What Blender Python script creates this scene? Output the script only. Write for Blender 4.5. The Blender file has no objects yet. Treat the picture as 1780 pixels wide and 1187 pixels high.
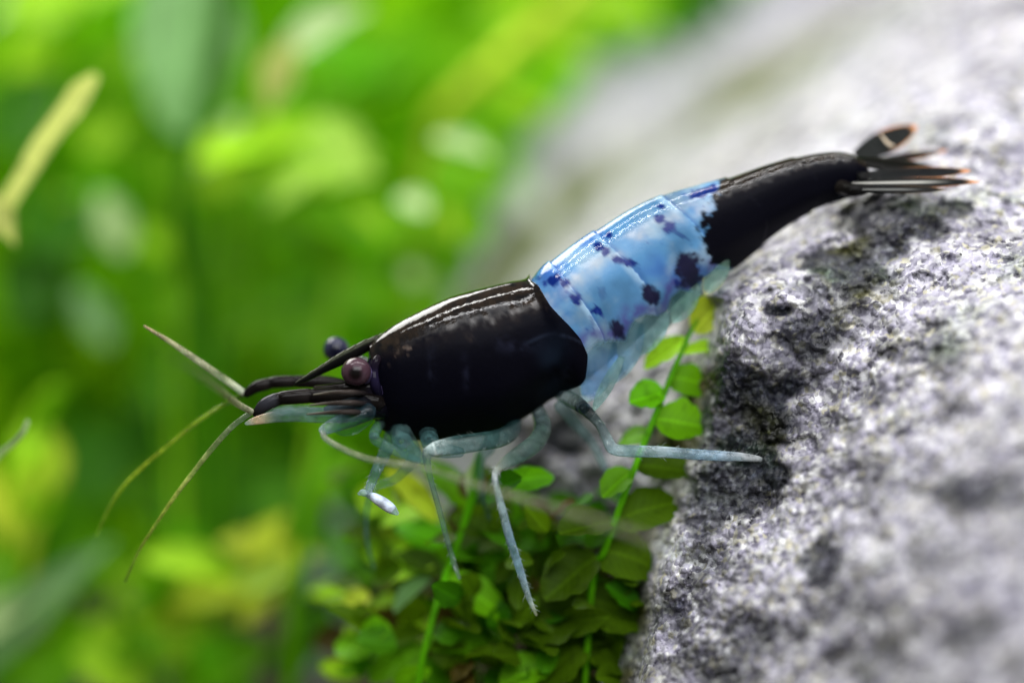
import bpy, math, random
import numpy as np
from mathutils import Vector, Matrix

rnd = random.Random(7)
S = bpy.context.scene
COL = S.collection
S.unit_settings.scale_length = 0.01          # one unit is one centimetre

# ------------------------------------------------------------------ camera
D = 12.0                                      # lens to focus plane
K = 0.002                                     # units per photo pixel on the focus plane
cam_data = bpy.data.cameras.new("macro_camera")
cam = bpy.data.objects.new("macro_camera", cam_data)
COL.objects.link(cam)
cam.location = (0, -D, 0)
cam.rotation_euler = (math.radians(90), 0, 0)
cam_data.sensor_width = 36
cam_data.lens = 36 * D / (1780 * K)
cam_data.clip_start = 0.1
cam_data.clip_end = 200
cam_data.dof.use_dof = True
cam_data.dof.focus_distance = D - 0.03
cam_data.dof.aperture_fstop = 0.148
S.camera = cam

# ------------------------------------------------------------------ world, lamps, exposure
W = bpy.data.worlds.new("World")
S.world = W
W.use_nodes = True
bg = W.node_tree.nodes["Background"]
bg.inputs[0].default_value = (0.66, 0.80, 0.56, 1)
bg.inputs[1].default_value = 0.24


def lamp(name, loc, target, sx, sy, power, col=(1, 1, 1)):
    l = bpy.data.lights.new(name, 'AREA')
    l.shape = 'RECTANGLE'
    l.size, l.size_y = sx, sy
    l.energy = power
    l.color = col
    o = bpy.data.objects.new(name, l)
    COL.objects.link(o)
    o.location = loc
    d = Vector(target) - Vector(loc)
    o.rotation_euler = d.to_track_quat('-Z', 'Y').to_euler()
    return o


# the two strips of the aquarium lamp over the tank, then two added fill panels
lamp("aquarium_lamp_strip", (1.0, -0.7, 7.0), (0.6, 0.6, 0), 12.0, 0.17, 500, (1, 0.985, 0.96))
lamp("aquarium_lamp_front_strip", (1.2, -4.2, 6.0), (0.6, 0.6, 0), 10.0, 0.10, 260, (0.98, 0.98, 1))
lamp("added_front_fill", (2.0, -9.0, 5.2), (0.9, 0.6, 0), 12.0, 5.0, 1320, (0.98, 0.98, 1))  # added soft fill from above the lens, brightens the rock face
lamp("added_plant_fill", (-5.2, 5.0, 7.5), (-4.4, 4.4, 0), 8.0, 5.0, 1400, (1, 0.985, 0.94))  # added fill over the background plants, not part of the tank lamp
S.view_settings.view_transform = 'Standard'
S.view_settings.look = 'None'
S.view_settings.exposure = 0.0
S.view_settings.gamma = 1.0
S.cycles.max_bounces = 8
S.cycles.transparent_max_bounces = 24
S.cycles.sample_clamp_indirect = 6.0


# ------------------------------------------------------------------ helpers
def at(px, py, d=0.0):
    """photo pixel and distance behind the focus plane -> point in the tank"""
    k = K * (D + d) / D
    return np.array([(px - 890.0) * k, d, (593.5 - py) * k])


def at_arr(px, py, d):
    k = K * (D + d) / D
    return np.stack([(px - 890.0) * k, d + 0 * px, (593.5 - py) * k], -1)


def lin(r, g, b):
    def f(c):
        c /= 255.0
        return c / 12.92 if c <= 0.04045 else ((c + 0.055) / 1.055) ** 2.4
    return (f(r), f(g), f(b))


def smooth(a, b, x):
    t = np.clip((np.asarray(x, float) - a) / (b - a), 0, 1)
    return t * t * (3 - 2 * t)


def _hash(ix, iy, iz, seed):
    n = (ix.astype(np.int64) * 374761393 + iy.astype(np.int64) * 668265263 + iz.astype(np.int64) * 2147483647 // 7
         + iz.astype(np.int64) * 1274126177 + seed * 1013904223) & 0xFFFFFFFF
    n = ((n ^ (n >> 13)) * 1274126177) & 0xFFFFFFFF
    n = ((n ^ (n >> 16)) * 2246822519) & 0xFFFFFFFF
    n = n ^ (n >> 15)
    return (n & 0xFFFFFF) / float(0xFFFFFF)


def vnoise(p, scale, seed=0):
    q = np.asarray(p) * scale
    i = np.floor(q)
    f = q - i
    f = f * f * (3 - 2 * f)
    i = i.astype(np.int64)
    out = 0
    for dx in (0, 1):
        for dy in (0, 1):
            for dz in (0, 1):
                w = (f[..., 0] if dx else 1 - f[..., 0]) * (f[..., 1] if dy else 1 - f[..., 1]) * (f[..., 2] if dz else 1 - f[..., 2])
                out = out + w * _hash(i[..., 0] + dx, i[..., 1] + dy, i[..., 2] + dz, seed)
    return out


def fbm(p, scale, octs=4, seed=0, gain=0.5):
    a, s, tot, out = 1.0, scale, 0.0, 0
    for o in range(octs):
        out = out + a * (vnoise(p, s, seed + o * 17) - 0.5)
        tot += a
        a *= gain
        s *= 2.03
    return out / tot * 2


def cells(p, scale, seed=0):
    """distance to the nearest grain centre and that grain's random value"""
    q = np.asarray(p) * scale
    i = np.floor(q).astype(np.int64)
    best = np.full(q.shape[:-1], 9.0)
    val = np.zeros(q.shape[:-1])
    for dx in (-1, 0, 1):
        for dy in (-1, 0, 1):
            for dz in (-1, 0, 1):
                c = i + np.array([dx, dy, dz])
                h = [_hash(c[..., 0], c[..., 1], c[..., 2], seed + k) for k in (1, 2, 3, 4)]
                d2 = sum((c[..., k] + h[k] - q[..., k]) ** 2 for k in range(3))
                m = d2 < best
                best = np.where(m, d2, best)
                val = np.where(m, h[3], val)
    return np.sqrt(best), val


def mesh_from(name, verts, faces, mat, col=None, smoothf=True):
    me = bpy.data.meshes.new(name)
    verts = np.asarray(verts, float).reshape(-1, 3)
    if isinstance(faces, np.ndarray):
        n, k = faces.shape
        me.vertices.add(len(verts))
        me.vertices.foreach_set("co", verts.ravel())
        me.loops.add(n * k)
        me.loops.foreach_set("vertex_index", faces.astype(np.int32).ravel())
        me.polygons.add(n)
        me.polygons.foreach_set("loop_start", np.arange(n, dtype=np.int32) * k)
        me.update(calc_edges=True)
    else:
        me.from_pydata(verts.tolist(), [], [list(f) for f in faces])
    if smoothf:
        me.polygons.foreach_set("use_smooth", np.ones(len(me.polygons), bool))
    if col is not None:
        a = me.color_attributes.new("pigment", 'FLOAT_COLOR', 'POINT')
        a.data.foreach_set("color", np.asarray(col, np.float32).ravel())
    if mat:
        me.materials.append(mat)
    me.validate()
    return me


def link(name, me, parent=None):
    o = bpy.data.objects.new(name, me)
    COL.objects.link(o)
    if parent is not None:
        o.parent = parent
        o.matrix_parent_inverse = parent.matrix_world.inverted()
    return o


def tag(o, label=None, cat=None, group=None, kind=None):
    for k, v in (("label", label), ("category", cat), ("group", group), ("kind", kind)):
        if v:
            o[k] = v
    return o


def empty(name, loc):
    o = bpy.data.objects.new(name, None)
    COL.objects.link(o)
    o.empty_display_size = 0.05
    o.location = Vector([float(c) for c in loc])
    o.matrix_world = Matrix.Translation(o.location)
    return o


def grid_faces(nu, nv, wrap_v=False):
    u = np.arange(nu - 1)[:, None]
    v = np.arange(nv if wrap_v else nv - 1)[None, :]
    v2 = (v + 1) % nv
    f = np.stack([u * nv + v, u * nv + v2, (u + 1) * nv + v2, (u + 1) * nv + v], -1)
    return f.reshape(-1, 4)


def spline(pts, n):
    """Catmull-Rom through rows of pts, n samples"""
    P = np.asarray(pts, float)
    m = len(P)
    t = np.linspace(0, m - 1, n)
    i = np.clip(t.astype(int), 0, m - 2)
    f = (t - i)[:, None]
    Pm = np.vstack([2 * P[0] - P[1], P, 2 * P[-1] - P[-2]])
    a, b, c, d = Pm[i], Pm[i + 1], Pm[i + 2], Pm[i + 3]
    return 0.5 * (2 * b + (c - a) * f + (2 * a - 5 * b + 4 * c - d) * f ** 2 + (3 * b - a - 3 * c + d) * f ** 3)


# ------------------------------------------------------------------ materials
def new_mat(name):
    m = bpy.data.materials.new(name)
    m.use_nodes = True
    nt = m.node_tree
    for n in list(nt.nodes):
        nt.nodes.remove(n)
    out = nt.nodes.new("ShaderNodeOutputMaterial")
    return m, nt, out


def node(nt, typ, **kw):
    n = nt.nodes.new("ShaderNode" + typ)
    for k, v in kw.items():
        if k.startswith("i_"):
            n.inputs[k[2:].replace("_", " ")].default_value = v
        else:
            setattr(n, k, v)
    return n


def shell_material(name, rough=0.25, bump=0.25, bscale=55, sss=0.0, ior=1.2, coat=0.0, rim=False, gloss=False):
    """chitin: pigment colour from the animal's own pattern, pigment alpha is how glassy it is"""
    m, nt, out = new_mat(name)
    L = nt.links.new
    at_ = node(nt, "Attribute", attribute_name="pigment")
    pb = node(nt, "BsdfPrincipled")
    pb.inputs["Roughness"].default_value = rough
    pb.inputs["IOR"].default_value = ior          # chitin against water
    pb.inputs["Coat Weight"].default_value = coat
    pb.inputs["Coat IOR"].default_value = 1.3
    pb.inputs["Coat Roughness"].default_value = 0.12
    if sss:
        pb.inputs["Subsurface Weight"].default_value = sss
        pb.inputs["Subsurface Radius"].default_value = (0.5, 0.8, 1.0)
        pb.inputs["Subsurface Scale"].default_value = 0.05
    tc = node(nt, "TexCoord")
    nz = node(nt, "TexNoise")
    nz.inputs["Scale"].default_value = bscale
    nz.inputs["Detail"].default_value = 4
    L(tc.outputs["Object"], nz.inputs["Vector"])
    bp = node(nt, "Bump")
    bp.inputs["Strength"].default_value = bump
    bp.inputs["Distance"].default_value = 0.01
    L(nz.outputs["Fac"], bp.inputs["Height"])
    L(bp.outputs["Normal"], pb.inputs["Normal"])
    L(bp.outputs["Normal"], pb.inputs["Coat Normal"])
    if rim:                                        # limbs are mottled and banded
        n2 = node(nt, "TexNoise")
        n2.inputs["Scale"].default_value = 24
        n2.inputs["Detail"].default_value = 5
        L(tc.outputs["Object"], n2.inputs["Vector"])
        mr2 = node(nt, "MapRange")
        mr2.inputs["From Min"].default_value = 0.32
        mr2.inputs["From Max"].default_value = 0.68
        mr2.inputs["To Min"].default_value = 0.5
        mr2.inputs["To Max"].default_value = 1.35
        L(n2.outputs["Fac"], mr2.inputs[0])
        sv = node(nt, "VectorMath", operation='SCALE')
        L(at_.outputs["Color"], sv.inputs[0])
        L(mr2.outputs[0], sv.inputs["Scale"])
        L(sv.outputs[0], pb.inputs["Base Color"])
    else:
        L(at_.outputs["Color"], pb.inputs["Base Color"])
    if gloss:                                      # polished along the back, matt on the flanks
        ga = node(nt, "Attribute", attribute_name="gloss")
        r1 = node(nt, "MapRange")
        r1.inputs["To Min"].default_value = 0.5
        r1.inputs["To Max"].default_value = rough
        L(ga.outputs["Fac"], r1.inputs[0])
        L(r1.outputs[0], pb.inputs["Roughness"])
        r2 = node(nt, "MapRange")
        r2.inputs["To Min"].default_value = 0.06
        r2.inputs["To Max"].default_value = 0.5
        L(ga.outputs["Fac"], r2.inputs[0])
        L(r2.outputs[0], pb.inputs["Specular IOR Level"])
    tr = node(nt, "BsdfTransparent")
    tr.inputs[0].default_value = (0.86, 0.97, 0.98, 1)
    mx = node(nt, "MixShader")
    if rim:                                        # a glassy tube looks denser along its walls
        lw = node(nt, "LayerWeight")
        lw.inputs[0].default_value = 0.5
        mr = node(nt, "MapRange")
        mr.inputs["From Min"].default_value = 0.25
        mr.inputs["To Min"].default_value = 0.62
        mr.inputs["To Max"].default_value = 1.5
        L(lw.outputs["Facing"], mr.inputs[0])
        mu = node(nt, "Math", operation='MULTIPLY', use_clamp=True)
        n5 = node(nt, "TexNoise")
        n5.inputs["Scale"].default_value = 30
        n5.inputs["Detail"].default_value = 5
        L(tc.outputs["Object"], n5.inputs["Vector"])
        mr5 = node(nt, "MapRange")
        mr5.inputs["From Min"].default_value = 0.3
        mr5.inputs["From Max"].default_value = 0.7
        mr5.inputs["To Min"].default_value = 0.45
        mr5.inputs["To Max"].default_value = 1.3
        L(n5.outputs["Fac"], mr5.inputs[0])
        mu5 = node(nt, "Math", operation='MULTIPLY')
        L(at_.outputs["Alpha"], mu5.inputs[0])
        L(mr5.outputs[0], mu5.inputs[1])
        L(mu5.outputs[0], mu.inputs[0])
        L(mr.outputs[0], mu.inputs[1])
        pw_ = node(nt, "Math", operation='LESS_THAN')
        pw_.inputs[1].default_value = 0.97
        L(at_.outputs["Alpha"], pw_.inputs[0])
        mm = node(nt, "Mix")
        L(pw_.outputs[0], mm.inputs[0])
        L(at_.outputs["Alpha"], mm.inputs[2])
        L(mu.outputs[0], mm.inputs[3])
        L(mm.outputs[0], mx.inputs[0])
    else:
        L(at_.outputs["Alpha"], mx.inputs[0])
    L(tr.outputs[0], mx.inputs[1])
    L(pb.outputs[0], mx.inputs[2])
    L(mx.outputs[0], out.inputs[0])
    return m


M_BODY = shell_material("shrimp_shell", 0.07, 0.12, 40, sss=0.12, ior=1.46, gloss=True)
M_LIMB = shell_material("shrimp_limb", 0.14, 0.5, 60, ior=1.42, rim=True)
M_DARK = shell_material("shrimp_dark_limb", 0.11, 0.15, 45, ior=1.17)
M_FAN = shell_material("shrimp_tail_fan", 0.3, 0.2, 60, ior=1.15)
M_EYE = shell_material("shrimp_eye", 0.22, 0.05, 200, ior=1.3, coat=0.3)


def leaf_material(name, c, t, trans=0.35, rough=0.5, spec=0.15, var=0.35, nscale=6.0):
    m, nt, out = new_mat(name)
    L = nt.links.new
    oi = node(nt, "ObjectInfo")
    tc = node(nt, "TexCoord")
    geo = node(nt, "NewGeometry")
    nz = node(nt, "TexNoise")
    nz.inputs["Scale"].default_value = nscale
    nz.inputs["Detail"].default_value = 3
    L(geo.outputs["Position"], nz.inputs["Vector"])
    add = node(nt, "Math", operation='ADD')
    L(oi.outputs["Random"], add.inputs[0])
    L(nz.outputs["Fac"], add.inputs[1])
    mr = node(nt, "MapRange")
    mr.inputs["From Min"].default_value = 0.2
    mr.inputs["From Max"].default_value = 1.8
    mr.inputs["To Min"].default_value = 1 - var
    mr.inputs["To Max"].default_value = 1 + var
    L(add.outputs[0], mr.inputs["Value"])

    def scaled(cc):
        v = node(nt, "VectorMath", operation='SCALE')
        v.inputs[0].default_value = cc
        L(mr.outputs[0], v.inputs["Scale"])
        return v
    # midrib and side veins, and a few brown blemishes
    sx = node(nt, "SeparateXYZ")
    L(tc.outputs["Generated"], sx.inputs[0])
    m1 = node(nt, "Math", operation='SUBTRACT')
    m1.inputs[1].default_value = 0.5
    L(sx.outputs[0], m1.inputs[0])
    m2 = node(nt, "Math", operation='ABSOLUTE')
    L(m1.outputs[0], m2.inputs[0])
    m3 = node(nt, "MapRange")
    m3.inputs["From Min"].default_value = 0.015
    m3.inputs["From Max"].default_value = 0.05
    m3.inputs["To Min"].default_value = 1.45
    m3.inputs["To Max"].default_value = 1.0
    L(m2.outputs[0], m3.inputs[0])
    m4 = node(nt, "Math", operation='MULTIPLY_ADD')
    m4.inputs[1].default_value = -0.55
    L(m2.outputs[0], m4.inputs[0])
    L(sx.outputs[1], m4.inputs[2])
    m5 = node(nt, "Math", operation='MULTIPLY')
    m5.inputs[1].default_value = 48
    L(m4.outputs[0], m5.inputs[0])
    m6 = node(nt, "Math", operation='SINE')
    L(m5.outputs[0], m6.inputs[0])
    m7 = node(nt, "MapRange")
    m7.inputs["From Min"].default_value = 0.7
    m7.inputs["From Max"].default_value = 1.0
    m7.inputs["To Min"].default_value = 1.0
    m7.inputs["To Max"].default_value = 1.18
    L(m6.outputs[0], m7.inputs[0])
    m8 = node(nt, "Math", operation='MULTIPLY')
    L(m3.outputs[0], m8.inputs[0])
    L(m7.outputs[0], m8.inputs[1])
    nb = node(nt, "TexNoise")
    nb.inputs["Scale"].default_value = 16
    nb.inputs["Detail"].default_value = 4
    L(geo.outputs["Position"], nb.inputs["Vector"])
    m9 = node(nt, "MapRange")
    m9.inputs["From Min"].default_value = 0.56
    m9.inputs["From Max"].default_value = 0.72
    m9.inputs["To Min"].default_value = 1.0
    m9.inputs["To Max"].default_value = 0.6
    L(nb.outputs["Fac"], m9.inputs[0])
    m10 = node(nt, "Math", operation='MULTIPLY')
    L(m8.outputs[0], m10.inputs[0])
    L(m9.outputs[0], m10.inputs[1])
    m11 = node(nt, "Math", operation='MULTIPLY')
    L(m10.outputs[0], m11.inputs[0])
    L(mr.outputs[0], m11.inputs[1])
    mr = m11
    a, b = scaled(c), scaled(t)
    pb = node(nt, "BsdfPrincipled")
    pb.inputs["Roughness"].default_value = rough
    pb.inputs["IOR"].default_value = 1.15 + spec * 0.3
    L(a.outputs[0], pb.inputs["Base Color"])
    n2 = node(nt, "TexNoise")
    n2.inputs["Scale"].default_value = 60
    L(geo.outputs["Position"], n2.inputs["Vector"])
    bp = node(nt, "Bump")
    bp.inputs["Strength"].default_value = 0.25
    bp.inputs["Distance"].default_value = 0.006
    L(n2.outputs["Fac"], bp.inputs["Height"])
    L(bp.outputs[0], pb.inputs["Normal"])
    tl = node(nt, "BsdfTranslucent")
    L(b.outputs[0], tl.inputs[0])
    mx = node(nt, "MixShader")
    mx.inputs[0].default_value = trans
    L(pb.outputs[0], mx.inputs[1])
    L(tl.outputs[0], mx.inputs[2])
    L(mx.outputs[0], out.inputs[0])
    return m


LM = {
    "lime": leaf_material("lime_leaf", (0.34, 0.62, 0.02), (0.40, 0.70, 0.02), 0.4),
    "yellow": leaf_material("yellow_leaf", (0.46, 0.56, 0.04), (0.50, 0.60, 0.03), 0.4),
    "mid": leaf_material("mid_green_leaf", (0.12, 0.34, 0.003), (0.20, 0.50, 0.003), 0.45),
    "vivid": leaf_material("vivid_green_leaf", (0.12, 0.42, 0.003), (0.18, 0.56, 0.003), 0.45),
    "deep": leaf_material("deep_green_leaf", (0.05, 0.18, 0.002), (0.09, 0.30, 0.002), 0.45),
    "olive": leaf_material("olive_shade_leaf", (0.055, 0.115, 0.002), (0.10, 0.20, 0.002), 0.5),  # darkened olive, the shade under shrimp and rock put into the colour
    "blue": leaf_material("grey_green_leaf", (0.20, 0.38, 0.14), (0.18, 0.40, 0.12), 0.3, rough=0.35, spec=0.5),
    "pale": leaf_material("pale_leaf", (0.44, 0.60, 0.26), (0.42, 0.58, 0.22), 0.35, rough=0.3, spec=0.5),
    "tan": leaf_material("tan_leaf", (0.48, 0.52, 0.14), (0.48, 0.52, 0.12), 0.35),
    "glow": leaf_material("lit_lime_leaf", (0.42, 0.66, 0.10), (0.48, 0.75, 0.08), 0.4),  # brighter lime, the light on lit fronds put into the colour
    "shade": leaf_material("dark_green_leaf", (0.028, 0.125, 0.001), (0.045, 0.19, 0.001), 0.4),  # very dark green, also holds the shade of gaps between plants
    "brown": leaf_material("brown_leaf", (0.06, 0.045, 0.006), (0.06, 0.045, 0.006), 0.35),
}


def rock_material(name, gscale, tint=(1, 1, 1)):
    m, nt, out = new_mat(name)
    L = nt.links.new
    geo = node(nt, "NewGeometry")
    att = node(nt, "Attribute", attribute_name="pigment")
    pb = node(nt, "BsdfPrincipled")
    pb.inputs["Roughness"].default_value = 0.42
    pb.inputs["IOR"].default_value = 1.35
    vo = node(nt, "TexVoronoi")
    vo.inputs["Scale"].default_value = gscale
    nz = node(nt, "TexNoise")
    nz.inputs["Scale"].default_value = gscale * 0.8
    nz.inputs["Detail"].default_value = 5
    L(geo.outputs["Position"], nz.inputs["Vector"])
    off = node(nt, "VectorMath", operation='SCALE')
    off.inputs["Scale"].default_value = 0.6 / gscale
    L(nz.outputs["Color"], off.inputs[0])
    ad = node(nt, "VectorMath", operation='ADD')
    L(geo.outputs["Position"], ad.inputs[0])
    L(off.outputs[0], ad.inputs[1])
    L(ad.outputs[0], vo.inputs["Vector"])
    sep = node(nt, "SeparateColor")
    L(vo.outputs["Color"], sep.inputs[0])
    ramp = node(nt, "ValToRGB")
    cr = ramp.color_ramp
    cr.interpolation = 'LINEAR'
    stops = [(0.0, (0.16, 0.155, 0.18)), (0.10, (0.28, 0.265, 0.34)), (0.30, (0.38, 0.36, 0.455)), (0.5, (0.48, 0.46, 0.54)),
             (0.68, (0.53, 0.52, 0.56)), (0.78, (0.50, 0.47, 0.36)), (0.84, (0.61, 0.60, 0.61)), (1.0, (0.76, 0.75, 0.77))]
    cr.elements[0].position = 0
    cr.elements[0].color = (*stops[0][1], 1)
    cr.elements[1].position = 1
    cr.elements[1].color = (*stops[-1][1], 1)
    for p, c in stops[1:-1]:
        e = cr.elements.new(p)
        e.color = (*c, 1)
    L(sep.outputs[0], ramp.inputs[0])
    mul = node(nt, "MixRGB", blend_type='MULTIPLY')
    mul.inputs[0].default_value = 1
    L(ramp.outputs[0], mul.inputs[1])
    L(att.outputs["Color"], mul.inputs[2])
    n3 = node(nt, "TexNoise")
    n3.inputs["Scale"].default_value = 9
    n3.inputs["Detail"].default_value = 8
    n3.inputs["Roughness"].default_value = 0.7
    L(geo.outputs["Position"], n3.inputs["Vector"])
    mr = node(nt, "MapRange")
    mr.inputs["From Min"].default_value = 0.3
    mr.inputs["From Max"].default_value = 0.7
    mr.inputs["To Min"].default_value = 0.72
    mr.inputs["To Max"].default_value = 1.22
    L(n3.outputs["Fac"], mr.inputs[0])
    sc = node(nt, "VectorMath", operation='SCALE')
    L(mul.outputs[0], sc.inputs[0])
    L(mr.outputs[0], sc.inputs["Scale"])
    L(sc.outputs[0], pb.inputs["Base Color"])
    b1 = node(nt, "Bump")
    b1.inputs["Strength"].default_value = 0.6
    b1.inputs["Distance"].default_value = 0.012
    L(vo.outputs["Distance"], b1.inputs["Height"])
    b1.invert = True
    n4 = node(nt, "TexNoise")
    n4.inputs["Scale"].default_value = gscale * 2.2
    n4.inputs["Detail"].default_value = 4
    L(geo.outputs["Position"], n4.inputs["Vector"])
    b2 = node(nt, "Bump")
    b2.inputs["Strength"].default_value = 0.5
    b2.inputs["Distance"].default_value = 0.008
    L(n4.outputs["Fac"], b2.inputs["Height"])
    L(b1.outputs[0], b2.inputs["Normal"])
    L(b2.outputs[0], pb.inputs["Normal"])
    L(pb.outputs[0], out.inputs[0])
    return m


M_ROCK = rock_material("granite_rock", 42)
M_FAR = rock_material("far_granite", 24)


def plain_material(name, c, rough=0.8, var=0.4, scale=8.0, spec=0.3):
    m, nt, out = new_mat(name)
    L = nt.links.new
    geo = node(nt, "NewGeometry")
    nz = node(nt, "TexNoise")
    nz.inputs["Scale"].default_value = scale
    nz.inputs["Detail"].default_value = 5
    L(geo.outputs["Position"], nz.inputs["Vector"])
    mr = node(nt, "MapRange")
    mr.inputs["To Min"].default_value = 1 - var
    mr.inputs["To Max"].default_value = 1 + var
    mr.inputs["From Min"].default_value = 0.3
    mr.inputs["From Max"].default_value = 0.7
    L(nz.outputs["Fac"], mr.inputs[0])
    sc = node(nt, "VectorMath", operation='SCALE')
    sc.inputs[0].default_value = c
    L(mr.outputs[0], sc.inputs["Scale"])
    pb = node(nt, "BsdfPrincipled")
    pb.inputs["Roughness"].default_value = rough
    pb.inputs["Specular IOR Level"].default_value = spec
    L(sc.outputs[0], pb.inputs["Base Color"])
    L(pb.outputs[0], out.inputs[0])
    return m


M_SOIL = plain_material("dark_soil", (0.045, 0.032, 0.018), 0.9, 0.6, 14)
M_BACK = plain_material("green_tank_wall", (0.10, 0.30, 0.004), 0.9, 0.35, 0.6, spec=0.0)
M_PEBBLE = plain_material("grey_pebble", (0.17, 0.21, 0.21), 0.5, 0.3, 9)


def foliage_material():
    m, nt, out = new_mat("far_foliage")
    L = nt.links.new
    a = node(nt, "Attribute", attribute_name="pigment")
    df = node(nt, "BsdfDiffuse")
    tl = node(nt, "BsdfTranslucent")
    mx = node(nt, "MixShader")
    mx.inputs[0].default_value = 0.4
    L(a.outputs["Color"], df.inputs[0])
    L(a.outputs["Color"], tl.inputs[0])
    L(df.outputs[0], mx.inputs[1])
    L(tl.outputs[0], mx.inputs[2])
    L(mx.outputs[0], out.inputs[0])
    return m


M_FOLIAGE = foliage_material()

# ------------------------------------------------------------------ setting: soil and the tank's green far wall
nx, ny = 90, 70
gx, gy = np.meshgrid(np.linspace(-14, 14, nx), np.linspace(-3, 13, ny), indexing='ij')
gp = np.stack([gx, gy, gx * 0], -1)
gz = -1.55 + 0.18 * fbm(gp, 0.9, 4, 3) + 0.35 * smooth(1.5, 5, gy)
soil = link("soil", mesh_from("soil", np.stack([gx, gy, gz], -1), grid_faces(nx, ny), M_SOIL))
tag(soil, kind="structure")
bx, bz = np.meshgrid(np.linspace(-14, 14, 40), np.linspace(-2.5, 9, 30), indexing='ij')
by = 11.5 - 0.02 * bx ** 2 + 0.2 * vnoise(np.stack([bx, bz, bz * 0], -1), 0.5)
wall = link("tank_wall", mesh_from("tank_wall", np.stack([bx, by, bz], -1), grid_faces(40, 30), M_BACK))
tag(wall, kind="structure")

# ------------------------------------------------------------------ rocks
def rbf(ctrl, px, py):
    c = np.asarray(ctrl, float)
    X = c[:, :2] / 500.0

    def phi(r2):
        return np.sqrt(r2 + 0.04)
    A = phi(((X[:, None] - X[None]) ** 2).sum(-1))
    n = len(c)
    Pm = np.hstack([np.ones((n, 1)), X])
    Mx = np.block([[A, Pm], [Pm.T, np.zeros((3, 3))]])
    w = np.linalg.solve(Mx, np.concatenate([c[:, 2], np.zeros(3)]))
    x, y = px / 500.0, py / 500.0
    out = w[n] + w[n + 1] * x + w[n + 2] * y
    for i in range(n):
        out = out + w[i] * phi((x - X[i, 0]) ** 2 + (y - X[i, 1]) ** 2)
    return out


CT = [(1780, 1187, -1.55), (1500, 1187, -.95), (1250, 1187, -.35), (1130, 1187, -.15), (1150, 1050, -.05),
      (1780, 900, -1.15), (1500, 900, -.55), (1300, 900, -.1), (1190, 900, .02),
      (1780, 600, -.55), (1560, 650, -.25), (1380, 700, .0), (1250, 680, .05),
      (1780, 400, .1), (1600, 450, .05), (1450, 450, .15), (1290, 500, .15),
      (1780, 200, .75), (1600, 230, .7), (1450, 330, .55), (1330, 400, .6),
      (1780, 0, 1.6), (1600, 50, 1.9), (1450, 150, 1.9), (1300, 250, 1.9), (1150, 330, 1.9), (1000, 450, 1.8),
      (900, 600, .7), (1000, 700, .4), (1000, 950, .3), (900, 1187, .3), (2200, 1187, -2.1), (2200, 600, -.9), (2200, 0, 1.4), (1780, 1500, -2.0), (1100, 1500, -.4)]
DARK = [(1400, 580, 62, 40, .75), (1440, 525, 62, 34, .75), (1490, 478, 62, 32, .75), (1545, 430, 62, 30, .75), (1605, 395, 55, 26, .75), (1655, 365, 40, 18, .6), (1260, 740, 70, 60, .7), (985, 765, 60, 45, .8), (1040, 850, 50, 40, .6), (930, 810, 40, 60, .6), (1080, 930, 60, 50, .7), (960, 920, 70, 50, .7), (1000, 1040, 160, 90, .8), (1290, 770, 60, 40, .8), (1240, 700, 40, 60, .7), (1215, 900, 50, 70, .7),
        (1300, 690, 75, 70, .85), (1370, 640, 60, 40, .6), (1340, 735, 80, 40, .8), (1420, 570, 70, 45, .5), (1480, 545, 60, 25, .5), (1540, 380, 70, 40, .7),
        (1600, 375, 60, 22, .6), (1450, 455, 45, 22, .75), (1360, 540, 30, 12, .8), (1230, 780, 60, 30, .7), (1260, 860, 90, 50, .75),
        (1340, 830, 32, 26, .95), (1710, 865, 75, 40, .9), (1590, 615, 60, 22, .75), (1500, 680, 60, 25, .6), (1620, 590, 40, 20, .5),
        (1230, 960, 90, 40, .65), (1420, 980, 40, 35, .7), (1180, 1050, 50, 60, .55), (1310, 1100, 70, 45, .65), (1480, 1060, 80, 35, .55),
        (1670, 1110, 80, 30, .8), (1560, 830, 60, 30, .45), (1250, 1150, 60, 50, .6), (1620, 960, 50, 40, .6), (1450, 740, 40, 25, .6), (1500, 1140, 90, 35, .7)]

step = 3.0
RX = np.arange(845, 2150, step)
RY = np.arange(-160, 1420, step)
PX, PY = np.meshgrid(RX, RY, indexing='ij')
dd = rbf(CT, PX, PY)
pw = at_arr(PX, PY, dd)
wob = 12 * fbm(pw, 5, 4, 21)
# left flank: the stone turns away along this edge
edge_x = np.interp(PY, [-400, 470, 520, 560, 640, 760, 850, 950, 1050, 1187, 1500], [700, 960, 1268, 1272, 1262, 1243, 1214, 1180, 1152, 1130, 1080])
left = edge_x + wob - PX
dd = dd + 0.30 * smooth(-6, 70, left) * smooth(440, 560, PY) + 0.18 * smooth(60, 300, left) * smooth(440, 560, PY)
# upper rim: beyond it the stone drops away behind
top_y = np.interp(PX, [700, 780, 870, 960, 1057, 1160, 1330, 1450, 1560, 1640, 2200], [790, 690, 585, 478, 392, 322, 225, 135, 55, -30, -300])
over = top_y + wob - PY
dd = dd + 1.0 * smooth(0, 60, over)
rough_amt = 1 + 0.7 * smooth(1400, 1750, PX) * smooth(700, 1000, PY)
dd = dd + rough_amt * (-0.07 * fbm(pw, 3.0, 3, 5) - 0.04 * fbm(pw, 11, 4, 9))
g1, v1 = cells(pw + 0.01 * np.stack([fbm(pw, 40, 2, 41), fbm(pw, 40, 2, 43), fbm(pw, 40, 2, 47)], -1), 26, 3)
g2, v2 = cells(pw, 58, 8)
g0, v0 = cells(pw + 0.03 * np.stack([fbm(pw, 12, 2, 51), fbm(pw, 12, 2, 53), fbm(pw, 12, 2, 57)], -1), 9, 13)
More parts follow.
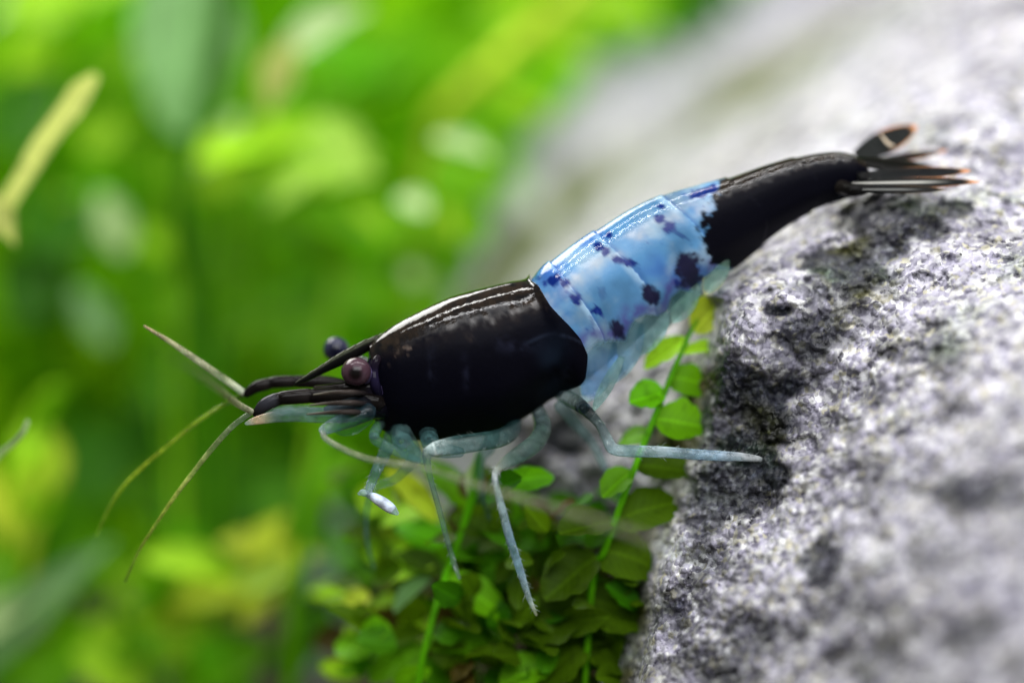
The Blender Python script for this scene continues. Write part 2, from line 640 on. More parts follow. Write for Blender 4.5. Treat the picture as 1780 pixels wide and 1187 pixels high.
dd = dd + 0.045 * (g0 - 0.5) * (0.4 + v0) + 0.024 * (g1 - 0.5) * (0.4 + v1) + 0.022 * (v1 - .5) + 0.04 * (v0 - .5) + 0.010 * (g2 - 0.5) - 0.012 * fbm(pw, 90, 2, 61)
dark = np.zeros_like(PX)  # dark mineral patches, with the left flank's shade painted in
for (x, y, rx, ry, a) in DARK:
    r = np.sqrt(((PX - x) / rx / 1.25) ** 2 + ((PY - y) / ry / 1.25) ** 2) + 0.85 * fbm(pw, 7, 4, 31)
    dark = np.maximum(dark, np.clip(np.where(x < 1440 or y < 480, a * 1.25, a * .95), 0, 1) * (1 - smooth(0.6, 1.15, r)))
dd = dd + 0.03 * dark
verts = at_arr(PX, PY, dd)
green = smooth(0.1, 0.9, fbm(pw, 4, 3, 71)) * 0.12
warm = smooth(0.2, 0.9, fbm(pw, 6, 3, 77)) * 0.10
spark = (v2 > 0.9) * 0.5
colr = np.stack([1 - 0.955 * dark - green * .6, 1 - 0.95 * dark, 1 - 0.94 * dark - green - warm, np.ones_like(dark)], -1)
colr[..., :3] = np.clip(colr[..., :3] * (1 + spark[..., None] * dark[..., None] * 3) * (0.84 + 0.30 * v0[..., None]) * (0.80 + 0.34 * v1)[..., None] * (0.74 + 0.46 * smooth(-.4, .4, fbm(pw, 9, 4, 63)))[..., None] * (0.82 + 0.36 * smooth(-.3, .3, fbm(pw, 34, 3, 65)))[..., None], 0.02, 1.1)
# olive algae film low on the shaded flank and along the upper crease
alg = smooth(0, 50, left) * smooth(470, 600, PY) * smooth(-0.2, 0.35, fbm(pw, 6, 4, 81)) * (1 - smooth(90, 160, left)) * 0.9
alg = np.maximum(alg, 0.35 * np.exp(-((over + 10) / 40.0) ** 2) * (1 - smooth(1330, 1480, PX)) * smooth(-.8, .1, fbm(pw, 3, 3, 83)))
colr[..., :3] = colr[..., :3] * (1 - alg[..., None]) + alg[..., None] * np.array([0.22, 0.21, 0.03])
keep = (over < 62) & (left < np.interp(PY, [500, 850, 980, 1100], [420, 330, 120, 90]))
F = grid_faces(len(RX), len(RY))
kf = keep.ravel()[F].all(1)
F = F[kf][:, ::-1]
used = np.unique(F)
remap = np.zeros(verts.size // 3, np.int64)
remap[used] = np.arange(len(used))
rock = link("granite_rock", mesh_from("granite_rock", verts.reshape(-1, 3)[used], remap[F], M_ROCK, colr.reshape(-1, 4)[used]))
tag(rock, "large rough pale grey granite rock filling the right side under the shrimp's tail", "rock")

CF = [(1290, 10, 4.6), (1100, 130, 4.7), (960, 200, 4.8), (890, 290, 4.9), (850, 360, 5), (780, 500, 5), (1500, -100, 4.4),
      (1500, 100, 3.4), (1330, 200, 3.3), (1100, 330, 3.4), (960, 460, 3.5), (850, 560, 3.6), (1700, 0, 3.3), (760, 800, 3.6), (1300, 500, 2.8)]
RX2 = np.arange(700, 2100, 7.0)
RY2 = np.arange(-300, 900, 7.0)
PX2, PY2 = np.meshgrid(RX2, RY2, indexing='ij')
d2 = rbf(CF, PX2, PY2)
pw2 = at_arr(PX2, PY2, d2)
rim = np.interp(PX2, [600, 770, 800, 850, 890, 960, 1100, 1200, 1290, 1420, 2000], [650, 520, 440, 360, 290, 200, 130, 78, 12, -60, -300])
ov2 = rim + 16 * fbm(pw2, 3, 3, 91) - PY2
d2 = d2 + 1.6 * smooth(0, 140, ov2) - 0.14 * fbm(pw2, 2.2, 5, 95)
gA, vA = cells(pw2, 12, 99)
d2 = d2 + 0.05 * (gA - .5)
c2 = np.ones(PX2.shape + (4,))
al2 = 1.0 * np.exp(-((ov2 + 178) / 72.0) ** 4) * smooth(-1.0, .0, fbm(pw2, 1.6, 3, 97))
c2[..., :3] = np.array([0.74, 0.73, 0.78]) * (1 - al2[..., None]) + al2[..., None] * np.array([0.17, 0.205, 0.0])
painted_glint = 1 - smooth(.7, 1.1, np.sqrt(((PX2 - 930) / 30) ** 2 + ((PY2 - 350) / 30) ** 2))  # blurred highlight disc painted white on to the ridge
c2[..., :3] = c2[..., :3] * (1 - painted_glint[..., None]) + 1.5 * painted_glint[..., None]
F2 = grid_faces(len(RX2), len(RY2))
F2 = F2[(ov2 < 150).ravel()[F2].all(1)][:, ::-1]
used = np.unique(F2)
remap = np.zeros(d2.size, np.int64)
remap[used] = np.arange(len(used))
frock = link("far_rock", mesh_from("far_rock", at_arr(PX2, PY2, d2).reshape(-1, 3)[used], remap[F2], M_FAR, c2.reshape(-1, 4)[used]))
tag(frock, "blurred pale lilac grey rock ridge sloping down behind the shrimp's back", "rock")

# ------------------------------------------------------------------ leaves and plants
def leaf_mesh(name, outline, nu=9, nv=5, bend=0.12, fold=0.10, wave=0.03, seed=0, shape_noise=True):
    r = random.Random(seed)
    ts = np.linspace(0, 1, nu)
    vs = []
    for t in ts:
        w = outline(t)
        ph = r.random() * 6
        for j in range(nv):
            s = -1 + 2 * j / (nv - 1)
            x = s * w * 0.5 * (1 + (0.10 if shape_noise else 0) * math.sin(9 * t + ph + (2 if s > 0 else 0)) * abs(s))
            z = -bend * (2 * t - 1) ** 2 + fold * abs(s) ** 1.5 * w + wave * math.sin(6 * t + 3 * s + ph * .3)
            vs.append((x, t, z))
    return mesh_from(name, vs, grid_faces(nu, nv), None)


def o_round(t): return max(0.05, math.sin(math.pi * min(1, t * 0.97 + 0.02) ** 0.9) ** 0.55)
def o_lance(t): return max(0.03, math.sin(math.pi * (t * 0.98 + 0.01) ** 0.8) ** 0.95)
def o_strap(t): return max(0.25, min(1, (1.02 - t) * 7) ** 0.5 * (0.6 + 0.4 * t))


LEAF = {}
for key, fn, b, fo in (("round", o_round, .07, .16), ("lance", o_lance, .14, .12), ("strap", o_strap, .10, .05)):
    for i in range(3):
        LEAF[key, i] = leaf_mesh("leaf_" + key, fn, 10, 6, b * (0.4 + 0.6 * i), fo * (1 - .7 * (i == 2)), .02, i)
_leafcache = {}


def leaf(parent, a, b, width, mat, shape="round", d=None, roll=0.0, var=None, d2=None, lift=1.0):
    """one leaf from its base a to its tip b (photo pixels, depth d to d2), width in pixels"""
    da = d
    db = d if d2 is None else d2
    A, B = Vector(at(a[0], a[1], da)), Vector(at(b[0], b[1], db))
    Y = B - A
    L = Y.length
    Yn = Y.normalized()
    N0 = Vector((0, -0.8, 0.6))
    N = (N0 - Yn * N0.dot(Yn)).normalized()
    N = Matrix.Rotation(math.radians(roll), 3, Yn) @ N
    X = Yn.cross(N).normalized()
    wd = width * K * (D + (da + db) / 2) / D
    i = rnd.randrange(3) if var is None else var
    key = (shape, i, mat)
    if key not in _leafcache:
        me = LEAF[shape, i].copy()
        me.materials.clear()
        me.materials.append(LM[mat])
        me.name = "leaf"
        _leafcache[key] = me
    o = bpy.data.objects.new("leaf", _leafcache[key])
    COL.objects.link(o)
    Mt = Matrix.Identity(4)
    zs = (L * 0.6 + wd * 0.4) * lift
    for r in range(3):
        Mt[r][0], Mt[r][1], Mt[r][2], Mt[r][3] = X[r] * wd, Yn[r] * L, N[r] * zs, A[r]
    o.parent = parent
    o.matrix_parent_inverse = parent.matrix_world.inverted()
    o.matrix_world = Mt
    return o


def tube_mesh(name, pts, radii, mat, n=24, seg=10, col=None, cols=None, flat=1.0, pxr=True):
    """pts: (px, py, d); radii px; smooth tube with rounded ends"""
    P = np.array([at(*p) for p in pts])
    C = spline(P, n)
    R = np.clip(spline(np.array(radii, float)[:, None], n)[:, 0], 0.4, None) * K
    T = np.gradient(C, axis=0)
    T /= np.linalg.norm(T, axis=1)[:, None] + 1e-9
    # round the ends
    C = np.vstack([C[0] - T[0] * R[0] * 0.9, C[0] - T[0] * R[0] * .5, C, C[-1] + T[-1] * R[-1] * .5, C[-1] + T[-1] * R[-1] * 0.9])
    R = np.concatenate([[R[0] * .1, R[0] * .8], R, [R[-1] * .8, R[-1] * .1]])
    T = np.vstack([T[:1], T[:1], T, T[-1:], T[-1:]])
    ref = np.array([0, 1.0, 0])
    ref = np.where(np.abs(T @ ref)[:, None] > 0.95, np.array([[0, 0, 1.0]]), ref[None])
    Bn = np.cross(T, ref)
    Bn /= np.linalg.norm(Bn, axis=1)[:, None]
    Nn = np.cross(Bn, T)
    th = np.linspace(0, 2 * np.pi, seg, endpoint=False)
    V = C[:, None] + R[:, None, None] * (np.cos(th)[None, :, None] * Bn[:, None] + flat * np.sin(th)[None, :, None] * Nn[:, None])
    m = len(C)
    F = [tuple(f) for f in grid_faces(m, seg, True)]
    F.append(tuple(range(seg)))
    F.append(tuple(range((m - 1) * seg, m * seg))[::-1])
    if cols is not None:
        cc = np.array(cols, float)
        idx = np.interp(np.linspace(0, 1, n), np.linspace(0, 1, len(cc)), np.arange(len(cc)))
        cl = np.stack([np.interp(idx, np.arange(len(cc)), cc[:, k]) for k in range(4)], -1)
        cl = np.vstack([cl[:1], cl[:1], cl, cl[-1:], cl[-1:]])
        cl = np.repeat(cl, seg, 0)
    elif col is not None:
        cl = np.tile(np.array(col, float), (m * seg, 1))
    else:
        cl = None
    return mesh_from(name, V.reshape(-1, 3), F, mat, cl)


def plant(name, label, root, cat="plant"):
    o = empty(name, at(*root))
    return tag(o, label, cat)


def stem(p, pts, radii, mat, name="stem"):
    return link(name, tube_mesh(name, pts, radii, LM[mat], 26, 8), p)


def scatter(p, n, x0, x1, y0, y1, d0, d1, ln, wd, mats, shape="round", up=0.5):
    for _ in range(n):
        x, y = rnd.uniform(x0, x1), rnd.uniform(y0, y1)
        d = rnd.uniform(d0, d1)
        a = rnd.uniform(-math.pi, math.pi)
        l = rnd.uniform(*ln)
        w = rnd.uniform(*wd)
        leaf(p, (x, y), (x + l * math.cos(a), y - l * (math.sin(a) * (1 - up) + up * .5)), w, rnd.choice(mats), shape, d,
             rnd.uniform(-45, 45), None, d + rnd.uniform(-.12, .2))


def cluster(p, cx, cy, rx, ry, ang, n, mats, d, ln=(70, 130), wd=(35, 60), spread=.35, shape="lance"):
    """a frond: a tight spray of narrow leaves"""
    ca, sa = math.cos(ang), math.sin(ang)
    for _ in range(n):
        r, q = math.sqrt(rnd.random()), rnd.uniform(0, 6.283)
        u, v = rx * r * math.cos(q), ry * r * math.sin(q)
        x, y = cx + u * ca - v * sa, cy + u * sa + v * ca
        a = ang + rnd.gauss(0, spread)
        l = rnd.uniform(*ln)
        dd_ = d + rnd.uniform(-.15, .15)
        leaf(p, (x - l / 2 * math.cos(a), y - l / 2 * math.sin(a)), (x + l / 2 * math.cos(a), y + l / 2 * math.sin(a)), rnd.uniform(*wd), rnd.choice(mats), shape, dd_,
             rnd.uniform(-25, 25), None, dd_ + rnd.uniform(-.1, .1))


# --- rounded-leaf stem standing against the rock, in focus
p = plant("round_leaf_plant", "sharp upright plant with round paired leaves growing against the rock's dark edge", (1025, 1300, .3), "plant")
stem(p, [(1212, 556, .32), (1190, 600, .28), (1152, 690, .22), (1112, 790, .18), (1078, 880, .17), (1050, 960, .2), (1030, 1010, .25), (1010, 1300, .3)],
     [2.5, 4.5, 5.5, 6, 6, 6, 6, 6], "vivid")
for a, b, w, mt, d, r, dz in [
        ((1205, 575), (1268, 512), 62, "yellow", .32, 0, .32), ((1196, 590), (1120, 640), 50, "lime", .3, 10, .3),
        ((1185, 612), (1262, 606), 38, "lime", .3, -20, .3), ((1165, 655), (1240, 672), 66, "mid", .26, 10, .3), ((1156, 682), (1094, 698), 62, "vivid", .22, 0, .2),
        ((1140, 728), (1226, 742), 82, "mid", .22, 6, .24), ((1128, 752), (1072, 765), 52, "mid", .22, 10, .3),
        ((1104, 808), (1205, 820), 78, "olive", .2, -8, .25), ((1098, 818), (1046, 862), 55, "mid", .18, 8, .16), ((1074, 902), (1186, 868), 90, "olive", .18, 0, .24),
        ((1064, 905), (972, 925), 78, "olive", .2, 10, .1), ((1044, 955), (1142, 985), 105, "olive", .22, 0, .25), ((1038, 965), (945, 1040), 95, "olive", .22, 5, .2),
        ((1025, 1040), (1130, 1080), 120, "olive", .3, 0, .3), ((1020, 1050), (900, 1110), 110, "olive", .3, 0, .3), ((1018, 1120), (1130, 1165), 110, "olive", .3, -10, .35),
        ((1015, 1110), (930, 1190), 110, "olive", .3, 10, .3)]:
    leaf(p, a, b, w, mt, "round", d, r, None, dz)

# --- clump under the shrimp's chest
p = plant("mid_leaf_plant", "small leafy plant with a pale lit stem top right under the shrimp's chest", (720, 1320, .4), "plant")
stem(p, [(832, 790, .35), (824, 850, .35), (800, 930, .35), (772, 1010, .35), (748, 1090, .3), (728, 1180, .3), (715, 1320, .4)], [6, 8, 6, 6, 6, 6, 7], "vivid")
leaf(p, (818, 870), (836, 784), 34, "pale", "lance", .36, 0)
for a, b, w, mt, d, r in [
        ((872, 838), (962, 828), 46, "vivid", .25, 25), ((815, 872), (740, 800), 70, "mid", .5, 20), ((760, 905), (672, 815), 50, "yellow", .6, 0),
        ((745, 880), (660, 905), 60, "lime", .6, 20), ((770, 940), (690, 900), 70, "vivid", .6, 0), ((760, 975), (664, 1010), 60, "lime", .55, 15),
        ((765, 1000), (690, 960), 60, "olive", .5, 15), ((748, 1005), (684, 1062), 48, "blue", .5, 25), ((640, 1030), (598, 1062), 46, "yellow", .7, 0),
        ((740, 1110), (868, 1128), 60, "mid", .4, -10), ((735, 1120), (640, 1180), 66, "mid", .5, 0), ((800, 930), (905, 930), 80, "olive", .5, 0),
        ((790, 960), (880, 1020), 85, "olive", .5, 0), ((775, 1000), (880, 1070), 70, "mid", .35, 0), ((735, 1150), (800, 1210), 64, "deep", .45, 0),
        ((690, 1120), (620, 1110), 60, "deep", .4, 0), ((820, 860), (900, 880), 70, "olive", .5, 0), ((870, 1190), (960, 1150), 70, "mid", .3, 0)]:
    leaf(p, a, b, w, mt, "round", d, r, None, d + rnd.uniform(-.05, .1))
scatter(p, 100, 610, 900, 830, 1200, .6, 1.3, (50, 95), (36, 66), ["olive", "deep", "mid", "deep", "lime", "brown"])
scatter(p, 30, 620, 860, 980, 1210, .4, .8, (50, 90), (36, 60), ["mid", "olive", "deep", "olive"])

# --- growth behind the two, coloured darker for its shade, between plants and stone
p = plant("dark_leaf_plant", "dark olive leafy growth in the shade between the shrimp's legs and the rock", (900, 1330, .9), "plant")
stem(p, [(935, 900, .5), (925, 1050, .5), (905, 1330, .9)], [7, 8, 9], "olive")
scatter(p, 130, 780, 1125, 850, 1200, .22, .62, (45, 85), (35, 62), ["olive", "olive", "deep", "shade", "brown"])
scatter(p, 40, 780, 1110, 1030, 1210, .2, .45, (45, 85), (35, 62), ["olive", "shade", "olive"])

# --- left: strap leaf nearer to the lens side
p = plant("strap_leaf_plant", "plant with one narrow curved pale yellow leaf reaching up at far left", (-60, 1250, 1.1), "plant")
stem(p, [(-30, 430, 1.0), (-50, 700, 1.0), (-60, 1250, 1.1)], [12, 14, 16], "mid")
leaf(p, (-25, 405), (163, 128), 46, "tan", "strap", 1.0, 15, 1)
leaf(p, (-25, 330), (28, 425), 44, "tan", "lance", 1.0, 0)

p = plant("grey_leaf_plant", "tall blurred plant with a dark stem and one big grey green leaf hanging down", (370, 1350, 2.4), "plant")
stem(p, [(395, -80, 2.4), (380, 60, 2.4), (352, 180, 2.4), (330, 270, 2.3), (318, 400, 2.3), (348, 540, 2.4), (360, 800, 2.4), (370, 1350, 2.4)],
     [15, 15, 14, 15, 21, 18, 15, 14], "shade")
leaf(p, (350, -110), (315, 235), 190, "blue", "round", 2.6, 0)
cluster(p, 90, 25, 110, 60, -.5, 9, ["pale", "lime", "lime"], 3.2, (110, 180), (55, 85))
cluster(p, 240, 180, 80, 110, -1.0, 10, ["lime", "mid"], 3.0, (100, 170), (50, 80))
cluster(p, 180, 420, 130, 120, -.7, 14, ["mid", "lime", "mid", "vivid"], 3.1, (100, 170), (45, 75))
leaf(p, (260, 60), (215, 240), 120, "lime", "lance", 3.2, 20)
for a, b, w, mt, d, r in [
        ((215, 440), (175, 335), 62, "pale", 2.8, 0), ((240, 400), (290, 450), 50, "lime", 3, 0), ((190, 600), (130, 500), 60, "blue", 2.8, 0),
        ((420, 200), (375, 255), 34, "pale", 2.6, 0), ((400, 295), (350, 290), 50, "pale", 2.6, 0), ((330, 300), (200, 240), 130, "mid", 3, 0), ((330, 420), (230, 330), 150, "mid", 3.2, 0),
        ((335, 500), (230, 560), 130, "mid", 3, 0), ((340, 460), (450, 420), 130, "mid", 3.2, 0), ((345, 560), (480, 520), 130, "mid", 3, 10), ((350, 640), (220, 680), 140, "deep", 2.8, 0)]:
    leaf(p, a, b, w, mt, "round", d, r)
scatter(p, 10, 120, 480, 150, 760, 3.2, 4.2, (110, 200), (100, 170), ["mid", "mid", "vivid", "deep"])

for q in range(7):
    x0_ = rnd.uniform(150, 640)
    y0_ = rnd.uniform(40, 300)
    stem(p, [(x0_, y0_, 2.7), (x0_ + rnd.uniform(-30, 30), y0_ + 250, 2.7), (x0_ * .7 + 110, 800, 2.7), (x0_ * .4 + 220, 1350, 2.6)], [4, 6, 7, 8], ["mid", "deep", "lime"][q % 3])

p = plant("lime_leaf_plant", "blurred plant with a broad brightly lit lime leaf left above the shrimp's head", (560, 1350, 3.0), "plant")
stem(p, [(600, 200, 3.1), (585, 400, 3.1), (575, 700, 3.1), (560, 1350, 3.0)], [10, 12, 13, 14], "mid")
cluster(p, 520, 280, 150, 48, -.05, 14, ["lime", "lime", "glow"], 2.4, (110, 190), (50, 80))
cluster(p, 600, 375, 60, 40, .5, 5, ["lime", "mid"], 2.4, (80, 120), (35, 55))
cluster(p, 400, 250, 60, 60, -.8, 5, ["mid", "lime"], 2.8, (90, 130), (40, 60))
cluster(p, 610, 120, 120, 90, -.6, 12, ["vivid", "mid"], 3.3, (110, 170), (60, 90))
leaf(p, (505, 70), (462, 200), 70, "tan", "lance", 2.3, 0)
leaf(p, (480, 95), (640, 10), 80, "pale", "lance", 2.5, 0)
for a, b, w, mt, d, r in [((560, 190), (700, 60), 150, "vivid", 3.4, 0), ((640, 200), (520, 90), 140, "vivid", 3.4, 0), ((570, 380), (680, 360), 90, "mid", 2.6, 0), ((600, 440), (500, 400), 90, "mid", 2.6, 0),
                          ((580, 500), (720, 520), 120, "mid", 3, 0), ((570, 560), (460, 600), 120, "mid", 3, 0), ((575, 620), (680, 470), 110, "vivid", 3.2, 0)]:
    leaf(p, a, b, w, mt, "round", d, r)
scatter(p, 10, 420, 760, 360, 760, 3.4, 4.4, (110, 190), (100, 160), ["mid", "mid", "vivid", "deep"])

p = plant("feathery_plant", "blurred plant with a slanting yellow green stalk and side leaflets over the rock ridge", (700, 1350, 3.6), "plant")
stem(p, [(1040, -60, 3.4), (965, 15, 3.3), (880, 90, 3.2), (775, 185, 3.2), (745, 250, 3.3), (715, 600, 3.5), (700, 1350, 3.6)], [18, 20, 20, 18, 14, 12, 12], "yellow")
for a, b, w, mt, d, r in [
        ((930, 50), (1060, 40), 50, "lime", 3.3, 0), ((900, 75), (1030, 110), 50, "lime", 3.4, 0), ((870, 105), (1010, 165), 55, "vivid", 3.4, 0), ((840, 135), (965, 215), 55, "lime", 3.4, 0),
        ((810, 160), (900, 280), 60, "mid", 3.3, 0), ((780, 190), (840, 330), 70, "mid", 3.2, 0), ((940, 30), (830, 10), 50, "lime", 3.3, 0), ((890, 80), (780, 60), 50, "mid", 3.3, 0),
        ((850, 120), (740, 120), 55, "mid", 3.3, 0), ((1000, -20), (1150, 40), 70, "lime", 3.6, 0), ((1050, 20), (1170, -20), 80, "mid", 4.2, 0), ((990, 60), (1090, 90), 55, "mid", 4, 0)]:
    leaf(p, a, b, w, mt, "lance", d, r)
for a, b, w, mt, d, r in [((755, 240), (855, 272), 40, "pale", 2.2, 0), ((740, 300), (860, 330), 120, "mid", 2.8, 0), ((740, 340), (850, 420), 110, "mid", 2.8, 0), ((730, 420), (820, 480), 100, "mid", 3, 0), ((730, 400), (640, 380), 100, "mid", 3, 0),
                          ((745, 365), (690, 345), 46, "pale", 2.2, 0), ((770, 355), (800, 420), 34, "lime", 2.3, 0), ((730, 490), (705, 468), 34, "pale", 2.6, 0), ((720, 520), (780, 560), 100, "mid", 3.2, 0)]:
    leaf(p, a, b, w, mt, "round", d, r)

for a, b, w in [((1190, -30), (1260, 40), 70), ((1230, -40), (1300, 10), 60), ((1170, 10), (1225, 55), 50), ((1150, 30), (1200, 80), 50)]:
    leaf(p, a, b, w, "shade", "round", 4.3, 0)

p = plant("broad_leaf_plant", "low blurred plant with a single broad pale lime leaf at the lower left edge", (20, 1350, 2.0), "plant")
stem(p, [(35, 930, 2.1), (25, 1080, 2.1), (20, 1350, 2.0)], [12, 13, 14], "mid")
cluster(p, 50, 860, 110, 45, -1.4, 10, ["lime", "yellow", "mid"], 2.1, (110, 190), (45, 75), .25)
cluster(p, 60, 760, 60, 40, -1.2, 5, ["lime", "mid"], 2.1, (90, 130), (40, 60), .3)
leaf(p, (60, 1000), (150, 850), 90, "deep", "round", 2.4, 0)
leaf(p, (20, 1080), (150, 1000), 100, "deep", "round", 2.4, 0)

p = plant("yellow_leaf_plant", "blurred low plant with a long yellow lime leaf lying below the thin feelers", (300, 1350, 1.8), "plant")
stem(p, [(200, 1050, 1.9), (260, 1150, 1.9), (300, 1350, 1.8)], [12, 13, 14], "mid")
cluster(p, 395, 1000, 130, 42, -.25, 13, ["yellow", "yellow", "lime", "glow"], 1.95, (110, 190), (50, 80))
cluster(p, 260, 1060, 90, 50, -.5, 8, ["lime", "mid"], 2.1, (100, 150), (45, 70))
leaf(p, (430, 975), (497, 890), 50, "yellow", "lance", 1.8, 0)
leaf(p, (-30, 1160), (192, 935), 84, "blue", "lance", 1.9, 0)
leaf(p, (-60, 1120), (100, 1010), 60, "pale", "lance", 1.9, 0)
leaf(p, (380, 1140), (240, 1070), 110, "lime", "round", 2.1, 0)
for a, b, w, mt, d, r in [((60, 1190), (220, 1090), 110, "mid", 2.2, 0), ((120, 1200), (10, 1150), 90, "mid", 2.1, 0), ((300, 1200), (470, 1120), 110, "mid", 2, 0), ((250, 1200), (130, 1130), 90, "lime", 2, 0),
                          ((430, 1210), (340, 1110), 90, "vivid", 2, 0), ((360, 930), (250, 850), 130, "deep", 2.8, 0), ((420, 900), (540, 820), 140, "deep", 3, 0), ((480, 1180), (560, 1080), 80, "deep", 2.2, 0)]:
    leaf(p, a, b, w, mt, "round", d, r)

p = plant("gap_shade_leaves", "dark green blurred leaves standing in for shaded gaps behind the pale strap leaf and the thin feelers", (100, 1400, 3.4), "plant")  # leaves coloured dark in place of shaded gaps
stem(p, [(60, 200, 3.4), (90, 420, 3.4), (110, 800, 3.4), (100, 1400, 3.4)], [11, 12, 12, 12], "deep")
for a, b, w in [((0, 260), (90, 130), 130), ((60, 440), (140, 330), 140), ((150, 870), (200, 730), 150), ((340, 930), (470, 800), 190), ((300, 820), (230, 700), 130), ((30, 560), (90, 420), 120), ((380, 660), (330, 480), 90)]:
    leaf(p, a, b, w, "shade", "round", 2.9, 0, 0, 3.1)

p = plant("carpet_plant", "low blurred carpet of small bright green leaves along the bottom left", (200, 1400, 2.8), "plant")
stem(p, [(240, 1090, 2.8), (220, 1200, 2.8), (200, 1400, 2.8)], [9, 10, 11], "mid")
scatter(p, 40, -60, 560, 960, 1240, 2.3, 3.8, (100, 170), (80, 140), ["mid", "vivid", "lime", "mid", "deep"])

p = plant("slender_stem_plant", "single slender light green stem rising left of the shrimp's front legs", (505, 1350, 1.6), "plant")
stem(p, [(560, 760, 1.7), (535, 880, 1.6), (520, 1000, 1.6), (508, 1120, 1.6), (505, 1350, 1.6)], [8, 11, 13, 14, 15], "mid")
for a, b, w, mt, d, r in [((540, 860), (620, 800), 80, "mid", 2.4, 0), ((525, 950), (600, 940), 70, "deep", 2.2, 0), ((530, 900), (440, 850), 90, "deep", 2.4, 0), ((515, 1060), (590, 1120), 80, "deep", 2.2, 0)]:
    leaf(p, a, b, w, mt, "round", d, r)

t = link("twig", tube_mesh("twig", [(-60, 860, .5), (-5, 795, .45), (22, 772, .42), (40, 752, .4), (48, 733, .4)], [7, 6, 5, 5, 4], LM["pale"], 20, 8))
tag(t, "thin whitish twig tip poking in at the lower left edge before a lime leaf", "twig")

# --- dense far growth nobody could count
N = 5200
fx = np.array([rnd.uniform(-250, 1350) for _ in range(N)])
fy = np.array([rnd.uniform(-200, 1300) for _ in range(N)])
fd = np.array([rnd.uniform(4.6, 8.5) for _ in range(N)])
fv, ff, fc = [], [], []
pal = [(0.14, 0.40, 0.003), (0.18, 0.46, 0.004), (0.10, 0.32, 0.002), (0.26, 0.52, 0.006), (0.06, 0.20, 0.002), (0.14, 0.46, 0.006)]
for k in range(N):
    x, y, d = fx[k], fy[k], fd[k]
    if d < 6.3 and y > np.interp(x, [500, 780, 960, 1290, 1500], [1400, 460, 150, -40, -200]) and x > 640 and y < 700:
        d = 6.3 + rnd.random() * 2
    c = at(x, y, d)
    l, w = rnd.uniform(.18, .42), rnd.uniform(.12, .26)
    a = rnd.uniform(0, 6.283)
    u = np.array([math.cos(a), rnd.uniform(-.5, .5), math.sin(a)])
    u /= np.linalg.norm(u)
    nrm = np.array([rnd.uniform(-.6, .6), -0.7 + rnd.uniform(-.3, .3), 0.6 + rnd.uniform(-.4, .4)])
    v = np.cross(u, nrm)
    v /= np.linalg.norm(v)
    n_ = np.cross(v, u)
    b = len(fv)
    for (s, t_, q) in ((0, 0, 0), (-.5, .35, .1), (-.35, .75, .08), (0, 1, -.08), (.35, .75, .08), (.5, .35, .1), (0, .5, -.03)):
        fv.append(c + u * l * t_ + v * w * s + n_ * l * q)
    for f in ((0, 1, 6), (1, 2, 6), (2, 3, 6), (3, 4, 6), (4, 5, 6), (5, 0, 6)):
        ff.append([b + i for i in f])
    big = float(vnoise(np.array([x / 170., y / 170., d * .3]), 1.0, 5))
    cc = np.array(pal[min(5, int(rnd.random() * 6))]) * (0.65 + 1.05 * big)
    fc += [(*cc, 1)] * 7
fol = link("background_foliage", mesh_from("background_foliage", np.array(fv), np.array(ff), M_FOLIAGE, np.array(fc), False))
tag(fol, kind="stuff")

# --- pale pebbles glimpsed between the stems
for i, (x, y, d, r, lb) in enumerate([
        (596, 912, 3.4, 34, "topmost dim grey pebble blurred behind the shrimp's front legs"), (562, 1004, 3.0, 40, "dim grey pebble midway down beside the slender green stem"),
        (584, 1090, 3.2, 42, "dim grey pebble behind the leafy clump, below a yellow leaf"), (432, 1146, 3.0, 34, "dim grey pebble left of the slender green stem at the bottom"),
        (556, 1176, 2.8, 36, "lowest dim grey pebble right of the slender stem")]):
    me = bpy.data.meshes.new("pebble")
    import bmesh
    bm = bmesh.new()
    bmesh.ops.create_icosphere(bm, subdivisions=3, radius=1)
    for v in bm.verts:
        v.co *= 1 + 0.12 * float(fbm(np.array(v.co) + i * 7, 1.2, 2, i))
    for f in bm.faces:
        f.smooth = True
    bm.to_mesh(me)
    bm.free()
    me.materials.append(M_PEBBLE)
    o = link("pebble", me)
    o.location = Vector(at(x, y, d))
    s = r * K * (D + d) / D
    o.scale = (s, s * .9, s * .85)
    o.rotation_euler = (0, rnd.uniform(-.4, .4), rnd.uniform(0, 3))
    tag(o, lb, "pebble", "pale pebbles between the stems")

# ------------------------------------------------------------------ the shrimp
shrimp = empty("shrimp", at(900, 790, 0.1))
tag(shrimp, "black and blue freshwater shrimp walking over green leaves with its tail over the rock", "shrimp")

ST = [((640, 600), (660, 748)), ((680, 570), (694, 764)), ((730, 543), (746, 766)), ((780, 520), (803, 763)), ((830, 505), (870, 749)),
      ((880, 493), (925, 717)), ((915, 486), (968, 690)), ((928, 474), (1018, 693)), ((960, 450), (1062, 668)), ((1000, 421), (1102, 636)),
      ((1045, 393), (1150, 588)), ((1100, 360), (1200, 537)), ((1160, 334), (1245, 494)), ((1220, 318), (1290, 460)), ((1275, 304), (1335, 422)),
      ((1335, 284), (1382, 386)), ((1400, 267), (1428, 360)), ((1455, 259), (1475, 343)), ((1492, 264), (1502, 334)), ((1515, 276), (1518, 322))]
ST = np.array(ST, float)
NS = len(ST)
dep = lambda px: 0.10 + (px - 800) * 0.002 * 0.09
TAU = math.radians(22)
stT = np.array([at(x, y, 0) for x, y in ST[:, 0]])
stB = np.array([at(x, y, 0) for x, y in ST[:, 1]])
ratio = np.array([.50, .60, .66, .68, .68, .68, .68, .66, .64, .62, .60, .60, .62, .62, .64, .66, .68, .66, .66, .6])


